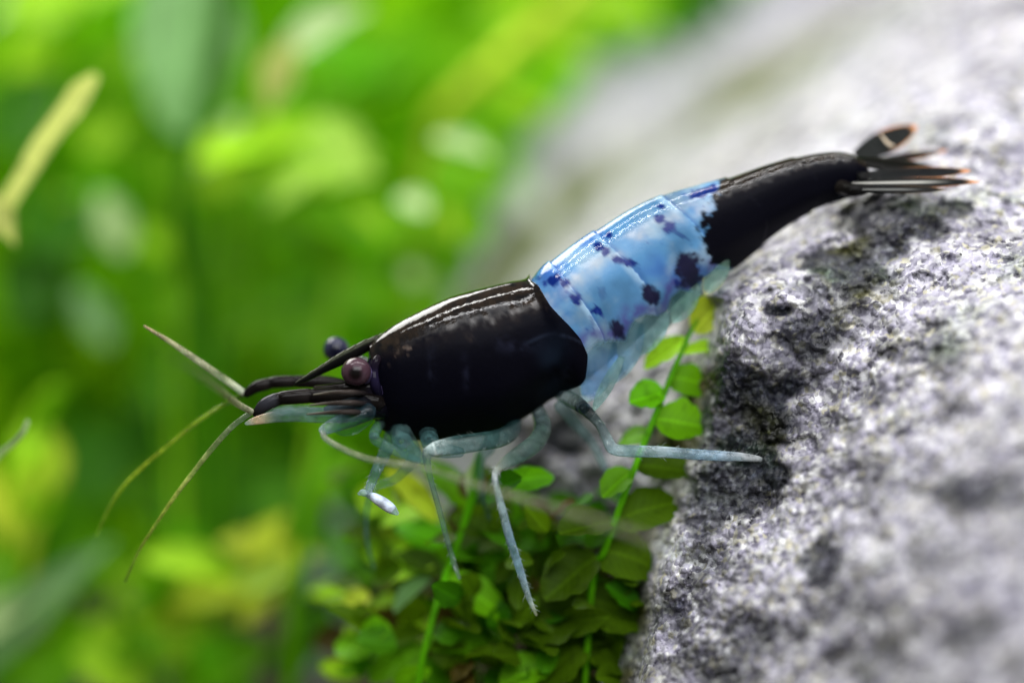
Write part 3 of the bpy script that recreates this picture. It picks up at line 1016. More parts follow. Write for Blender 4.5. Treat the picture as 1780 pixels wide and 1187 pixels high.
def station(s):
    s = np.clip(np.asarray(s, float), 0, NS - 1)
    dense = np.linspace(0, NS - 1, 800)
    T = spline(stT, 800)
    B = spline(stB, 800)
    f = lambda A: np.stack([np.interp(s, dense, A[:, k]) for k in range(3)], -1)
    return f(T), f(B), np.interp(s, np.arange(NS), ratio)


NT = 120
TH = np.linspace(-np.pi, np.pi, NT, endpoint=False)


def ring(s, scale=1.0, bulge=None, fwd=0.0):
    """points of one cross-section; theta 0 is the back, negative theta the side towards the lens"""
    T, B, ra = station(np.full(NT, s) if bulge is None else s + bulge)
    Mx = (T + B) / 2
    hv = (T - B) / 2
    h = np.linalg.norm(hv, axis=-1)
    u = hv / h[:, None]
    px = Mx[:, 0] / K + 890
    Mx = Mx.copy()
    Mx[:, 1] += dep(px)
    U = u * math.cos(TAU) + np.array([0, -1, 0]) * math.sin(TAU)
    Lv = np.array([0, 1, 0]) * math.cos(TAU) + u * math.sin(TAU) + np.array([-0.12, 0, 0])
    a = h * ra
    b = np.sqrt(np.maximum(h ** 2 - (a * math.sin(TAU)) ** 2, 1e-6)) / math.cos(TAU)
    c, sn = np.cos(TH), np.sin(TH)
    lowr = 1 - 0.30 * smooth(0.1, 1.0, -c)
    topr = 1 - 0.10 * smooth(0.5, 1.0, c)
    sc = np.broadcast_to(np.asarray(scale, float), (NT,))
    off = U * (b * c)[:, None] + Lv * (a * np.sign(sn) * np.abs(sn) ** 0.92 * lowr * topr)[:, None]
    v = (off * u).sum(-1)
    vn = np.where(v > 0, v * h / v.max(), v * h / -v.min())
    return Mx + sc[:, None] * (off + u * (vn - v)[:, None])


rings, zone, sval, segt = [], [], [], []


def add(r, z, s, t=0.5):
    rings.append(r)
    segt.append(np.broadcast_to(np.asarray(t, float), (NT,)).copy())
    zone.append(z)
    sval.append(np.broadcast_to(np.asarray(s, float), (NT,)).copy())


# face: closes the front of the carapace
for k, (scale, dx, dy) in enumerate([(0.02, -52, 22), (0.16, -50, 22), (0.30, -40, 20), (0.46, -26, 16), (0.62, -12, 10), (0.76, -2, 4), (0.84, 6, 0)]):
    r = ring(0, scale) + np.array([dx * K, 0, -dy * K])
    add(r, 0, 0)
c_ = np.cos(TH)
for s in np.linspace(0, 6, 130):
    w = smooth(3.4, 6, s)
    bulge = w * np.interp((1 - np.cos(np.minimum(np.abs(TH) + .28, np.pi))) / 2, [0, .1, .27, .46, .58, .69, .83, .91, .98, 1], [.4, .8, .9, 1.3, 1.5, 1.5, 1.1, .6, .2, .15])
    infl = 1.0 + 0.02 * smooth(0, 0.4, s)
    frontshift = -0.25 * (1 - smooth(0, 1.2, s)) * np.sin(np.pi * (1 - c_) / 2)
    add(ring(s, infl, bulge + frontshift * 0), 1, s + bulge)
full = bulge
add(ring(6.02, 1.015, full), 1, 6 + full)
add(ring(6.02, 0.985, full), 1, 6 + full)
add(ring(5.9, 0.955, full), 2, 5.9 + full)
add(ring(5.6, 0.93, full), 2, 5.6 + full)
SEG = [8.0, 9.9, 12.0, 14.0, 15.9, 18.2]
sa = np.linspace(5.75, NS - 1, 300)
for s in sa:
    b2 = full * (1 - smooth(6, 9.5, s))
    tilt = 0.42 * np.sin(np.pi * np.clip((1 - c_) / 2, 0, 1)) - 0.12
    se = s + b2 - tilt
    sc = np.ones(NT)
    tt = np.full(NT, .5)
    prev = 6.2
    for e in SEG:
        t = np.clip((se - prev) / (e - prev), 0, 1)
        inside = (se >= prev) & (se < e)
        tt = np.where(inside, t, tt)
        sc = np.where(inside, 0.985 + (0.028 if e < 13 else 0.05) * t ** 1.3, sc)
        prev = e
    sc = sc * (0.95 + 0.05 * smooth(6.0, 7.2, s))
    add(ring(s, sc, b2), 2, s + b2, tt)
for sc in (0.8, 0.5, 0.2, 0.02):
    add(ring(NS - 1, sc) + np.array([(1 - sc) * 10 * K, 0, 0]), 2, NS - 1)
V = np.array(rings)
nr = len(rings)
Z = np.array(zone)[:, None] * np.ones(NT)
SV = np.array(sval)
# pattern lookup from the near flank, mirrored on to the far flank
mir = V.copy()
far = TH > 0
idx = np.array([np.argmin(np.abs(TH + t)) for t in TH])
mir[:, far] = V[:, idx[far]]
kk = K * (D + mir[..., 1]) / D
qx = mir[..., 0] / kk + 890
qy = 593.5 - mir[..., 2] / kk
nz1 = fbm(mir, 18, 4, 201)
nz2 = fbm(mir, 45, 3, 203)
nz3 = fbm(mir, 8, 3, 207)
ct = np.broadcast_to(np.cos(TH), (nr, NT))
up = smooth(0.62, 0.95, ct)                      # back stripe
blackc = np.array([0.0014, 0.0014, 0.0042])
brown = np.array([0.019, 0.012, 0.009])
rgb = np.zeros((nr, NT, 3))
alpha = np.ones((nr, NT))
bb = np.clip(up + 0.6 * smooth(.55, .8, ct) * smooth(-.1, .5, nz1), 0, 1) * smooth(-0.7, 0.4, nz2)
car = blackc + (brown - blackc) * (bb * 0.9)[..., None]
spk = smooth(.5, .68, ct) * (1 - smooth(.75, .9, ct)) * smooth(.2, .6, nz2) * smooth(.1, .5, nz3)
car = car + spk[..., None] * np.array([0.07, 0.05, 0.04])
bl_ = np.exp(-(((qx - 975) / 40) ** 2 + ((qy - 635) / 45) ** 2)) * smooth(-.4, .4, nz3)
car = car + bl_[..., None] * np.array([0.006, 0.012, 0.022])
arc = np.exp(-((qy - 582 - ((qx - 965) / 30.0) ** 2 * 6) / 2.2) ** 2) * (np.abs(qx - 960) < 55)
car = car + arc[..., None] * np.array([0.008, 0.011, 0.02])
for (x, y, rx, ry) in [(750, 640, 8, 30), (808, 655, 6, 34), (985, 660, 9, 22), (890, 600, 40, 12)]:
    car = car + (np.exp(-(((qx - x + 8 * nz1) / rx) ** 2 + ((qy - y) / ry) ** 2)) * smooth(-.3, .4, nz2))[..., None] * np.array([0.007, 0.008, 0.016])
# abdomen
blue = np.array(lin(98, 158, 210)) * 0.80
pale = np.array(lin(160, 186, 205)) * 0.88
deep = np.array(lin(50, 95, 190)) * 0.75
purp = np.array(lin(92, 82, 170)) * 0.55
teal = np.array(lin(80, 130, 140)) * 0.55
abd = blue[None, None] * np.ones((nr, NT, 1))


def mixc(a, b, w):
    w = np.clip(w, 0, 1)[..., None]
    return a * (1 - w) + b * w


abd = mixc(abd, deep, smooth(-0.1, 0.6, nz3) * 0.75)
abd = mixc(abd, pale, smooth(-0.05, 0.5, fbm(mir, 10, 4, 211)) * 0.7)
abd = abd * (0.42 + 0.52 * smooth(-.5, .5, fbm(mir, 6, 4, 213)))[..., None]
SG = np.array(segt)
abd = mixc(abd, np.array(lin(165, 196, 222)) * .9, smooth(.86, .97, SG) * smooth(-.5, .3, nz1) * .6)  # pale highlight painted along each segment's rear rim
abd = mixc(abd, np.array(lin(40, 80, 150)) * .7, (1 - smooth(.0, .10, SG)) * .5)  # shading painted at the front of each segment
# pale band along the flank
bandy = np.interp(qx, [930, 1010, 1100, 1220], [545, 490, 425, 375])
abd = mixc(abd, np.array(lin(178, 182, 190)) * .8, np.exp(-((qy - bandy + 12) / 16) ** 2) * smooth(-.5, .4, nz1) * .75)
ex = [(1005, 600), (1016, 606), (1040, 593), (1062, 590), (1086, 592), (1092, 573), (1102, 554), (1122, 545), (1142, 548), (1158, 540), (1166, 515), (1182, 502), (1206, 508), (1224, 482), (1246, 467), (1292, 466), (1330, 436), (1372, 400)]
ue = [x * .79 - y * .61 for x, y in ex]
ve = [x * .61 + y * .79 for x, y in ex]
uq, vq = qx * .79 - qy * .61, qx * .61 + qy * .79
below = vq - np.interp(uq, ue, ve)
below = np.where(Z == 2, below, -999)
abd = mixc(abd, purp, np.exp(-((below + 12) / 15.0) ** 2) * .9 * smooth(-.5, .3, nz1))
for (x, y, rx, ry, a, k) in [
        (945, 458, 12, 7, -.3, .8), (932, 483, 10, 6, 0, .5), (962, 487, 17, 9, -.3, 1), (982, 492, 10, 8, .5, .9), (1003, 518, 10, 14, -.35, 1), (1037, 541, 10, 8, 0, 1),
        (1043, 395, 9, 7, 0, .8), (1058, 408, 8, 8, 0, .9), (1040, 428, 9, 9, 0, 1), (1052, 436, 10, 9, 0, 1), (1078, 452, 15, 9, .45, 1), (1096, 457, 16, 8, .35, 1),
        (1148, 359, 9, 8, 0, .9), (1145, 380, 13, 9, .4, .9), (1162, 395, 11, 12, .6, 1), (1182, 408, 18, 4, .55, .5), (1220, 336, 22, 9, -.35, .85), (1237, 330, 12, 9, 0, .9),
        (1030, 558, 6, 10, -.2, .35), (1046, 510, 8, 14, .3, .3), (1175, 490, 8, 10, 0, .8)]:
    ca, sa_ = math.cos(a), math.sin(a)
    u_, v_ = (qx - x) * ca + (qy - y) * sa_, -(qx - x) * sa_ + (qy - y) * ca
    r = np.sqrt((u_ / rx) ** 2 + (v_ / ry) ** 2) * 1.12 + 0.75 * nz2 + .25 * nz1
    abd = mixc(abd, np.array(lin(8, 44, 140)) * .5, (1 - smooth(.68, 1.18, r)) * min(1, k * 1.15))
for (x, y, rx, ry, a) in [(1195, 472, 25, 36, -.1), (1130, 512, 14, 20, -.35), (1074, 573, 13, 22, -.3)]:
    ca, sa_ = math.cos(a), math.sin(a)
    u_, v_ = (qx - x) * ca + (qy - y) * sa_, -(qx - x) * sa_ + (qy - y) * ca
    r = np.sqrt((u_ / rx) ** 2 + (v_ / ry) ** 2) * 1.05 + 0.45 * nz1 + .55 * nz2
    abd = mixc(abd, np.array([0.006, 0.006, 0.03]), 1 - smooth(.7, 1.15, r))
fine = smooth(.42, .6, fbm(mir, 70, 2, 231)) * smooth(.05, .5, fbm(mir, 12, 2, 233))
abd = mixc(abd, np.array(lin(36, 60, 150)) * .6, fine * .8)
# below the shell edge the flaps are glassy teal
tl = smooth(-2, 5, below)
tealv = teal[None, None] * (0.75 + 0.5 * smooth(-.6, .6, fbm(mir, 14, 3, 221)))[..., None]
tealv = mixc(tealv, np.array(lin(70, 120, 190)) * .8, np.exp(-(((qx - 1050) / 45) ** 2 + ((qy - 635) / 30) ** 2)) * .9)
abd = mixc(abd, tealv, tl)
alpha = np.where(Z == 2, 1 - 0.5 * tl, 1)
# black tail with a lobed front edge
bx_ = np.interp(qy, [300, 318, 345, 370, 400, 440, 458, 470, 500], [1262, 1256, 1240, 1228, 1212, 1216, 1240, 1280, 1320])
bt = smooth(-6, 8, qx - bx_ + 20 * nz1 + 22 * nz2)
tailc = blackc + (brown * .9 - blackc) * (up * smooth(-.6, .3, nz2))[..., None]
abd = mixc(abd, tailc, bt)
alpha = np.where(Z == 2, alpha * (1 - bt) + bt * np.where(below > 4, .93, 1), 1)
rgb = np.where((Z == 2)[..., None], abd, car)
headc = np.array([0.012, 0.010, 0.022]) + smooth(0, .6, nz2)[..., None] * np.array([0.03, .025, .07])
rgb = np.where((Z == 0)[..., None], headc, rgb)
rgb = np.clip(rgb, 0.001, 1)
F = [tuple(f) for f in grid_faces(nr, NT, True)]
F.append(tuple(range(NT)))
F.append(tuple(range((nr - 1) * NT, nr * NT))[::-1])
F = [f[::-1] for f in F]
bme = ( mesh_from("body", V.reshape(-1, 3), F, M_BODY, np.concatenate([rgb, alpha[..., None]], -1).reshape(-1, 4)))
gl = bme.attributes.new("gloss", 'FLOAT', 'POINT')
glv = smooth(.70, .86, ct + .10 * nz2 + .06 * nz1) + 0 * Z
glv = np.where(Z == 2, np.maximum(glv, 0.4 * (1 - bt)), glv)
gl.data.foreach_set("value", glv.astype(np.float32).ravel())
body = link("body", bme, shrimp)


def limb(name, pts, radii, col=None, cols=None, parent=None, n=40, seg=12, mat=None, flat=1.0, label=None, hairs=None):
    def grey(c):
        g = (c[0] + c[1] + c[2]) / 3
        k = .2 if max(c[:3]) - min(c[:3]) > 22 and c[2] >= c[0] and c[3] < .97 else 0
        return (*lin(*[v * (1 - k) + g * k for v in c[:3]]), c[3])
    if cols is not None:
        cols = [grey(c) for c in cols]
    if col is not None:
        col = grey(col)
    if False and col is not None:
        col = (*lin(*col[:3]), col[3])
    o = link(name, tube_mesh(name, pts, radii, mat or M_LIMB, n, seg, col, cols, flat), parent or shrimp)
    if label:
        o["label"] = label
    if hairs:
        h0, h1, hn = hairs
        P = np.array([at(*q) for q in pts])
        C = spline(P, 200)
        Rr = np.interp(np.linspace(0, 1, 200), np.linspace(0, 1, len(radii)), radii) * K
        vs, fs = [], []
        for _ in range(hn):
            i = int(rnd.uniform(h0, h1) * 198)
            T = C[i + 1] - C[i]
            T /= np.linalg.norm(T)
            q = np.array([rnd.uniform(-1, 1), rnd.uniform(-.6, .2), rnd.uniform(-1, 1)])
            q -= T * (q @ T)
            q /= np.linalg.norm(q)
            root = C[i] + q * Rr[i] * .8
            tip = root + (q * .8 + T * .9) * K * rnd.uniform(6, 13)
            w = np.cross(T, q) * K * .8
            b = len(vs)
            vs += [root - w, root + w, root + T * K * 1.4, tip]
            fs += [(b, b + 1, b + 3), (b + 1, b + 2, b + 3), (b + 2, b, b + 3)]
        hc = np.tile(np.array([.45, .5, .48, .75]), (len(vs), 1))
        hb = link("bristles", mesh_from("bristles", vs, fs, M_LIMB, hc, False), o)
        hb["kind"] = "stuff"
    return o


# rostrum: a toothed blade from the brow to the tip
rp = [(512, 667, .02), (545, 650, .02), (580, 630, .03), (615, 613, .035), (655, 593, .045), (715, 561, .06), (780, 531, .08)]
C = spline(np.array([at(*q) for q in rp]), 60)
hh = np.interp(np.linspace(0, 1, 60), [0, .12, .32, .52, .75, 1], [3, 12, 19, 23, 14, 4]) * K
teeth = np.where((np.arange(60) % 5) < 3, (np.arange(60) % 5) * 1.1 * K, 0) * (np.arange(60) < 46)
vs, th12 = [], np.linspace(0, 2 * np.pi, 12, endpoint=False)
for i in range(60):
    for t in th12:
        up_ = math.cos(t)
        off = up_ * hh[i] + (teeth[i] if up_ > .9 else 0)
        vs.append(C[i] + np.array([.5, -.35, .8]) * off + np.array([-.1, .9, .35]) * math.sin(t) * hh[i] * .5)
ff_ = [tuple(f) for f in grid_faces(60, 12, True)] + [tuple(range(12)), tuple(range(59 * 12, 60 * 12))[::-1]]
rc = np.tile(np.array([.006, .006, .006, 1.0]), (720, 1)).reshape(60, 12, 4)
rc[:, [0, 1, 11], :3] = np.array([.03, .034, .018])  # upper edge coloured lighter, a painted touch of top light
link("rostrum", mesh_from("rostrum", np.array(vs), ff_, M_DARK, rc.reshape(-1, 4)), shrimp)


def eye(px, py, d, r, c0, c1, c2, name="eye", label=None):
    me = bpy.data.meshes.new("eye")
    nu, nv = 26, 32
    vs, cs = [], []
    look = np.array([0.0, -1.0, -0.15])
    look /= np.linalg.norm(look)
    for i in range(nu):
        a = math.pi * i / (nu - 1)
        for j in range(nv):
            b = 2 * math.pi * j / nv
            v = np.array([math.sin(a) * math.cos(b), math.sin(a) * math.sin(b), math.cos(a)])
            vs.append(at(px, py, d) + v * np.array([1, 1, .96]) * r * K)
            cs_ = v @ look
            w = float(smooth(0.80, 0.97, cs_))
            n_ = float(fbm(v[None], 3, 3, 5)[0])
            base = np.array(lin(*c0)) * (1 - max(0, v[2]) * .0) + np.array(lin(*c1)) * max(0, n_)
            cs.append((*(base * (1 - w) + np.array(lin(*c2)) * w), 1))
    F = [tuple(f)[::-1] for f in grid_faces(nu, nv, True)]
    o = link(name, mesh_from("eye", np.array(vs), F, M_EYE, np.array(cs)), shrimp)
    if label:
        o["label"] = label
    return o


e1 = eye(619, 646, -.05, 26, (62, 42, 52), (44, 30, 36), (10, 5, 8), label="purple brown near eye")
limb("eyestalk", [(655, 655, .02), (640, 652, -.01), (628, 648, -.04)], [15, 17, 18], (70, 62, 92, 1), parent=e1)
e2 = eye(584, 607, .27, 23, (36, 38, 58), (36, 36, 52), (12, 12, 30), label="blue grey far eye behind the rostrum")
limb("eyestalk", [(640, 632, .2), (614, 622, .24), (595, 612, .28)], [9, 9, 11], (40, 38, 55, 1), parent=e2)

# antennule stalks (dark, jointed) and their flagella
dk, dk2 = (16, 13, 13, 1), (32, 28, 28, 1)
s1 = limb("antennule", [(650, 688, .12), (600, 672, .14), (560, 664, .15), (520, 663, .15), (512, 663, .15), (504, 663, .15), (480, 664, .15), (470, 666, .15), (462, 668, .15), (445, 673, .15), (428, 684, .15)],
          [13, 13, 12, 11, 10.3, 11, 11, 10.2, 10.8, 10.5, 8], cols=[dk, dk, dk2, dk, dk, dk2, dk, dk, dk2, dk, dk], n=70, mat=M_DARK)
s2 = limb("antennule", [(655, 700, .0), (610, 690, .0), (575, 688, -.02), (548, 688, -.02), (540, 688, -.02), (532, 688, -.02), (496, 691, -.02), (486, 693, -.02), (476, 696, -.02), (460, 704, -.02), (446, 718, -.02)],
          [17, 17, 15, 13.5, 12.6, 13.2, 12.6, 11.6, 12.2, 12, 8.5], cols=[dk, dk, (20, 17, 16, 1), dk, dk, dk2, dk, dk, (46, 46, 52, 1), (40, 40, 46, 1), dk], n=70, mat=M_DARK)
limb("antenna_base", [(684, 706, .16), (662, 706, .06), (630, 705, -.01), (595, 708, -.03), (566, 711, -.04)], [22, 24, 20, 14, 5], cols=[(8, 7, 12, 1), (12, 11, 20, 1), (14, 13, 18, 1), (34, 42, 48, 1), (60, 72, 78, 1)], mat=M_DARK)
limb("antenna_base", [(664, 664, .04), (640, 668, .02), (608, 674, .0), (575, 676, .0), (548, 674, .0)], [20, 17, 13, 9, 4], cols=[(34, 28, 52, 1), (16, 13, 18, 1), (20, 16, 16, 1), (16, 13, 12, 1), (30, 25, 22, 1)], mat=M_DARK)
for q, (yy, zz) in enumerate(((682, -.10), (700, -.12), (716, -.11))):
    limb("antennal_spine", [(636, yy + 2, zz + .09), (610, yy, zz), (575, yy + 1, zz), (545 - 6 * q, yy + 4, zz + .02)], [5, 5, 3.5, 1.2], cols=[(24, 20, 24, 1), (52, 46, 44, 1), (44, 38, 34, 1), (90, 84, 74, 1)], mat=M_DARK)
limb("orbit", [(668, 618, .03), (655, 626, -.03), (650, 644, -.03), (652, 668, -.03), (660, 692, .02)], [8, 8, 8, 9, 9], cols=[(10, 8, 10, 1), (22, 17, 24, 1), (26, 21, 40, 1), (24, 20, 42, 1), (9, 8, 15, 1)], mat=M_DARK)
limb("antennule_base", [(660, 672, .03), (635, 676, .02), (600, 680, .02), (570, 682, .02)], [24, 22, 17, 9], cols=[(40, 34, 58, 1), (18, 15, 18, 1), (22, 18, 18, 1), (16, 13, 12, 1)], mat=M_DARK)
beige = (186, 180, 150, .9)
limb("flagellum", [(424, 683, .15), (385, 656, .14), (340, 625, .12), (295, 594, .10), (251, 567, .08)], [6, 6.5, 6, 4.5, 2.2], cols=[(190, 195, 175, .9), (170, 172, 135, .9), beige, (190, 180, 140, .9), (170, 140, 110, .9)], parent=s1)
limb("flagellum", [(438, 716, -.02), (410, 700, -.15), (380, 676, -.40), (340, 645, -.75), (290, 610, -1.1)], [5.5, 6, 6, 5, 3], cols=[(196, 190, 165, .8), (170, 170, 130, .7), (150, 160, 100, .5), (140, 150, 90, .35), (130, 150, 80, .2)], parent=s2)
limb("flagellum", [(438, 716, -.02), (405, 740, .0), (370, 778, .02), (335, 822, .05), (300, 868, .07), (265, 920, .1), (240, 960, .14), (218, 1010, .2)], [4.8, 4.8, 4.8, 4, 3.6, 3, 2.6, 2],
     cols=[(150, 165, 140, .8), (140, 150, 110, .8), (165, 175, 100, .9), (160, 170, 70, .95), (150, 170, 60, .95), (140, 165, 60, .8)], parent=s2)
limb("flagellum", [(424, 686, .15), (395, 700, .2), (350, 728, .22), (300, 768, .24), (250, 810, .26), (212, 848, .28), (188, 886, .3), (168, 930, .32)], [3.8, 3.6, 3.6, 3.3, 3, 2.8, 2.5, 2],
     cols=[(60, 90, 30, .8), (130, 155, 40, .9), (160, 180, 45, .95), (150, 175, 45, .9), (130, 165, 50, .8)], parent=s1)

# antennal scale, glassy with a milky rim
limb("antennal_scale", [(600, 722, -.04), (560, 722, -.06), (520, 721, -.07), (480, 724, -.07), (445, 731, -.06), (428, 736, -.06)], [12, 13, 12, 10, 7, 3],
     cols=[(44, 66, 74, .7), (84, 110, 120, .5), (90, 116, 116, .45), (100, 124, 120, .5), (215, 180, 150, .9), (190, 200, 190, .7)], flat=.45)
limb("antennal_scale", [(600, 716, .16), (550, 715, .18), (500, 714, .2), (460, 718, .2)], [8, 9, 8, 4], (110, 140, 145, .55), flat=.45)
# the long antenna sweeping back past the lens side
a1 = limb("antenna", [(640, 715, -.04), (610, 728, -.06), (582, 738, -.10), (562, 748, -.13)], [16, 15, 13, 9], cols=[(26, 46, 56, .8), (40, 70, 80, .65), (70, 104, 112, .55), (130, 152, 150, .7)])
limb("flagellum", [(561, 746, -.13), (566, 762, -.16), (600, 782, -.2), (650, 800, -.26), (740, 815, -.42), (850, 850, -.62), (1000, 893, -.9), (1150, 945, -1.2), (1230, 975, -1.35)],
     [4.5, 5, 5, 5, 5, 5, 5, 5, 4], cols=[(150, 160, 150, .8), (160, 160, 140, .7), (150, 148, 125, .6), (140, 140, 115, .5), (150, 140, 115, .42), (165, 152, 125, .4), (165, 152, 125, .32), (160, 150, 130, .15)], parent=a1, n=70)
a2 = limb("antenna", [(640, 712, .14), (612, 722, .16), (590, 728, .2)], [12, 11, 8], (60, 95, 105, .7))

# walking legs
lb = (150, 182, 202)
lg = limb("leg", [(955, 672, .26), (985, 690, .14), (1005, 702, .04), (1024, 718, -.08), (1042, 738, -.08), (1054, 760, -.08), (1066, 780, -.08), (1100, 784, -.06), (1145, 785, -.04), (1200, 789, -.01), (1250, 792, .0), (1298, 795, .0), (1340, 801, .02)],
          [10, 14, 13, 10, 8, 9, 10, 10.5, 10, 9.5, 9, 7, 3],
          cols=[(40, 54, 60, .6), (80, 104, 112, .55), (44, 62, 70, .7), (20, 28, 32, .9), (50, 62, 66, .75), (140, 160, 165, .5), (160, 185, 192, .6), (115, 160, 160, .6), (168, 188, 200, .8), (120, 150, 172, .75), (150, 178, 205, .8), (196, 200, 204, .95), (190, 196, 200, .9)],
          n=80, label="rear leg stretched out straight on to the rock", hairs=(.3, .98, 60))
limb("leg", [(925, 690, .27), (943, 735, .12), (934, 765, -.02), (910, 785, -.13), (886, 800, -.14), (868, 813, -.14), (860, 828, -.14), (864, 852, -.14), (874, 890, -.13), (886, 935, -.11), (902, 985, -.1), (918, 1035, -.1), (932, 1068, -.1)],
     [12, 15, 16, 15, 12, 7.5, 5.5, 6, 7, 7.5, 7, 5, 2.5],
     cols=[(26, 46, 50, .8), (44, 68, 68, .62), (66, 92, 84, .5), (76, 104, 94, .48), (72, 104, 86, .48), (165, 165, 150, .9), (205, 215, 220, 1), (170, 190, 190, .9), (140, 165, 175, .9), (110, 145, 165, .95), (130, 165, 190, .95), (150, 175, 180, .9), (180, 180, 150, .8)],
     n=80, label="near walking leg reaching straight down among the leaves", hairs=(.4, .99, 70))
limb("leg", [(895, 700, .28), (893, 742, .14), (872, 760, .03), (830, 768, -.08), (790, 774, -.09), (756, 781, -.09), (742, 792, -.09), (748, 830, -.06), (762, 880, .0), (775, 930, .05), (788, 975, .1), (798, 1004, .12)],
     [11, 14, 16, 16, 16, 13, 8, 5, 5, 4.5, 4.5, 3],
     cols=[(22, 44, 48, .8), (32, 62, 64, .62), (40, 76, 76, .55), (46, 84, 84, .52), (60, 98, 98, .6), (190, 205, 205, 1), (140, 165, 165, .7), (110, 140, 130, .45), (110, 140, 130, .35), (120, 150, 140, .45), (140, 160, 150, .55), (150, 165, 150, .6)],
     n=80, label="teal folded middle leg with a milky knee", hairs=(.1, .95, 50))
l4 = limb("leg", [(690, 725, .24), (674, 775, .05), (658, 810, -.05), (645, 840, -.05), (640, 858, -.05)], [13, 12, 10, 8, 6],
          cols=[(50, 90, 90, .45), (70, 108, 108, .4), (76, 112, 112, .45), (120, 150, 160, .7), (170, 195, 205, .8)], n=40, label="front leg ending in a small claw", hairs=(.3, 1, 30))
limb("claw", [(640, 860, -.05), (650, 864, -.06), (666, 874, -.07), (680, 884, -.07), (690, 892, -.07)], [5, 8, 10, 9, 4], cols=[(150, 180, 190, .9), (200, 212, 235, 1), (215, 225, 245, 1), (200, 212, 235, 1), (170, 190, 200, .9)], parent=l4)
limb("claw", [(638, 858, -.05), (630, 856, -.05), (624, 858, -.05)], [6, 6, 3], (170, 200, 205, .9), parent=l4)
limb("leg", [(700, 748, .05), (720, 790, .08), (690, 830, .12), (650, 850, .15), (636, 900, .2), (640, 950, .25), (650, 985, .3)], [14, 11, 8, 7, 6, 5, 3], (96, 130, 130, .35), n=50, label="blurred far front leg")
limb("leg", [(860, 735, .16), (850, 775, .2), (835, 800, .24), (838, 850, .28), (850, 900, .3)], [14, 13, 9, 6, 4], (90, 125, 120, .4), n=50, label="far middle leg behind the chest")
limb("leg", [(975, 705, .18), (1000, 735, .22), (1030, 770, .24), (1060, 830, .3), (1085, 880, .33)], [13, 10, 8, 6, 4], (120, 140, 140, .4), n=50, label="far rear leg behind the round leaves")
# mouth limbs: a glassy tangle under the head
limb("mouthpart", [(668, 725, .16), (650, 758, -.08), (672, 776, -.1), (700, 790, -.1), (730, 800, -.09)], [10, 9, 8, 7, 4], (96, 140, 132, .3), n=40)
limb("mouthpart", [(692, 735, .2), (700, 770, -.06), (720, 790, -.08), (735, 800, -.08)], [18, 17, 14, 8], (84, 130, 130, .35), n=40)
limb("mouthpart", [(740, 735, .2), (750, 772, -.02), (770, 782, -.02), (800, 786, -.02)], [16, 16, 14, 9], (80, 125, 128, .35), n=40)
limb("mouthpart", [(640, 728, .05), (620, 745, .05), (600, 752, .05), (585, 750, .05)], [10, 8, 6, 4], (96, 140, 128, .3), n=40)


# swimmerets and tail fan: thin lens-shaped blades
def blade(name, a, b, width, c_in, c_edge, nrm=(0, -.85, .5), thick=3.0, bend=0.0, parent=None, edge_w=.25, rib=None, al=(1, 1), tipc=None, label=None, mat=None):
    A, B = at(*a), at(*b)
    Yv = B - A
    L_ = np.linalg.norm(Yv)
    Yn = Yv / L_
    nrm = np.array(nrm, float)
    Nn = nrm - Yn * (nrm @ Yn)
    Nn /= np.linalg.norm(Nn)
    X = np.cross(Yn, Nn)
    nu, nv = 30, 20
    vs, cs = [], []
    for i in range(nu):
        t = i / (nu - 1)
        w = width * K * .5 * max(.04, (math.sin(math.pi * min(1, .16 + .84 * t) ** 1.25) ** .7 if t < 1 else .04))
        for j in range(nv):
            an = 2 * math.pi * j / nv
            s = math.cos(an)
            h = math.sin(an) * thick * K * .5 * max(.1, (1 - t) ** .4)
            vs.append(A + Yv * t + X * w * s + Nn * (h + bend * K * math.sin(math.pi * t)))
            e = max(smooth(1 - edge_w, 1, abs(s)) * smooth(.35, .7, t), smooth(.88, .97, t))
            e = float(e)
            c = np.array(lin(*c_in)) * (1 - e) + np.array(lin(*c_edge)) * e
            if rib is not None:
                q = float((1 - smooth(.05, .16, abs(s))) * (1 - smooth(.5, .8, t)))
                c = c * (1 - q) + np.array(lin(*rib)) * q
            cs.append((*c, al[0] * (1 - e) + al[1] * e))
    F = [tuple(f) for f in grid_faces(nu, nv, True)] + [tuple(range(nv)), tuple(range((nu - 1) * nv, nu * nv))[::-1]]
    o = link(name, mesh_from(name, np.array(vs), F, mat or M_LIMB, np.array(cs)), parent or shrimp)
    if label:
        o["label"] = label
    return o


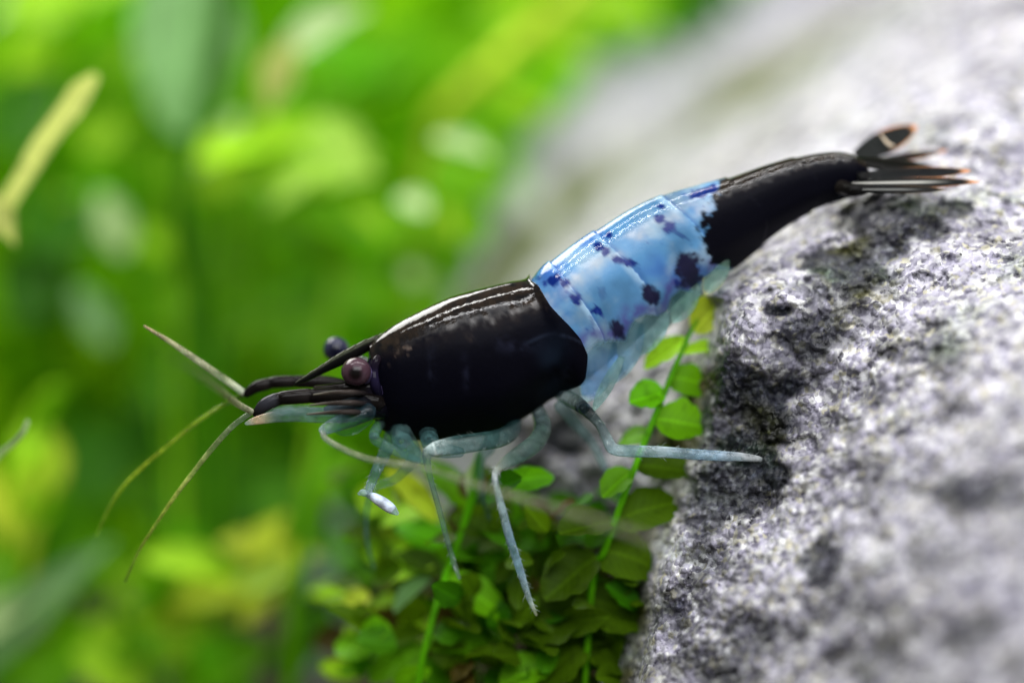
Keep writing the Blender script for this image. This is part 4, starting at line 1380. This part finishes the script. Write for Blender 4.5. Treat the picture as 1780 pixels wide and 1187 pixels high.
tq, tq2 = (96, 140, 140), (150, 175, 165)
blade("swimmeret", (1060, 590, .10), (1018, 700, .06), 60, (80, 130, 190), tq2, al=(.5, .35))
blade("swimmeret", (1082, 620, .02), (1030, 716, -.02), 24, (70, 104, 100), (120, 150, 140), al=(.7, .7))
blade("swimmeret", (1110, 560, .12), (1062, 668, .08), 54, (84, 130, 165), tq2, al=(.45, .35))
blade("swimmeret", (1155, 530, .13), (1112, 618, .1), 50, tq, tq2, al=(.45, .35))
blade("swimmeret", (1210, 490, .14), (1170, 562, .12), 44, (92, 140, 125), tq2, al=(.45, .35))
blade("swimmeret", (1262, 450, .15), (1225, 512, .12), 38, (70, 110, 90), (190, 180, 110), al=(.5, .6))

org = (232, 160, 108)
blk = (10, 9, 9)
de = dep(1500)
FAN = dict(mat=M_FAN)
blade("telson", (1480, 280, de), (1630, 294, de + .05), 50, blk, (30, 26, 24), nrm=(0, -.5, .85), thick=14, edge_w=.05, label="dark pointed middle tail plate", **FAN)
u1 = blade("uropod", (1488, 272, de + .12), (1594, 220, de + .22), 46, (24, 25, 24), org, nrm=(-.2, -.9, .2), thick=4, edge_w=.2, label="raised far tail fan plate with an orange rim", al=(.9, .75), **FAN)
limb("suture", [(1532, 236, de + .13), (1540, 246, de + .13), (1546, 252, de + .13), (1553, 254, de + .14)], [2, 2.5, 3, 2], (215, 195, 170, 1), parent=u1)
blade("uropod", (1500, 285, de + .1), (1646, 262, de + .2), 24, blk, org, nrm=(0, -.6, .7), thick=4, edge_w=.2, al=(.92, .7), **FAN)
blade("uropod", (1490, 306, de - .06), (1688, 297, de - .02), 27, (14, 14, 15), org, nrm=(0, -.85, .5), thick=5, edge_w=.12, al=(.88, .65), **FAN)
blade("uropod", (1480, 320, de - .1), (1704, 316, de - .06), 24, (12, 12, 13), org, nrm=(0, -.85, .5), thick=5, rib=(190, 188, 182), edge_w=.12, al=(.9, .6), **FAN)
blade("uropod", (1478, 330, de - .12), (1646, 330, de - .1), 15, (12, 12, 12), (120, 96, 70), nrm=(0, -.9, .3), thick=4, rib=(120, 120, 118), edge_w=.12, al=(.92, .7), **FAN)
limb("uropod_base", [(1462, 325, de - .05), (1480, 330, de - .1), (1500, 329, de - .1), (1515, 326, de - .1)], [13, 12, 10, 6], cols=[(30, 27, 25, 1), (12, 11, 11, 1), (12, 11, 11, 1), (20, 18, 18, 1)], mat=M_FAN)
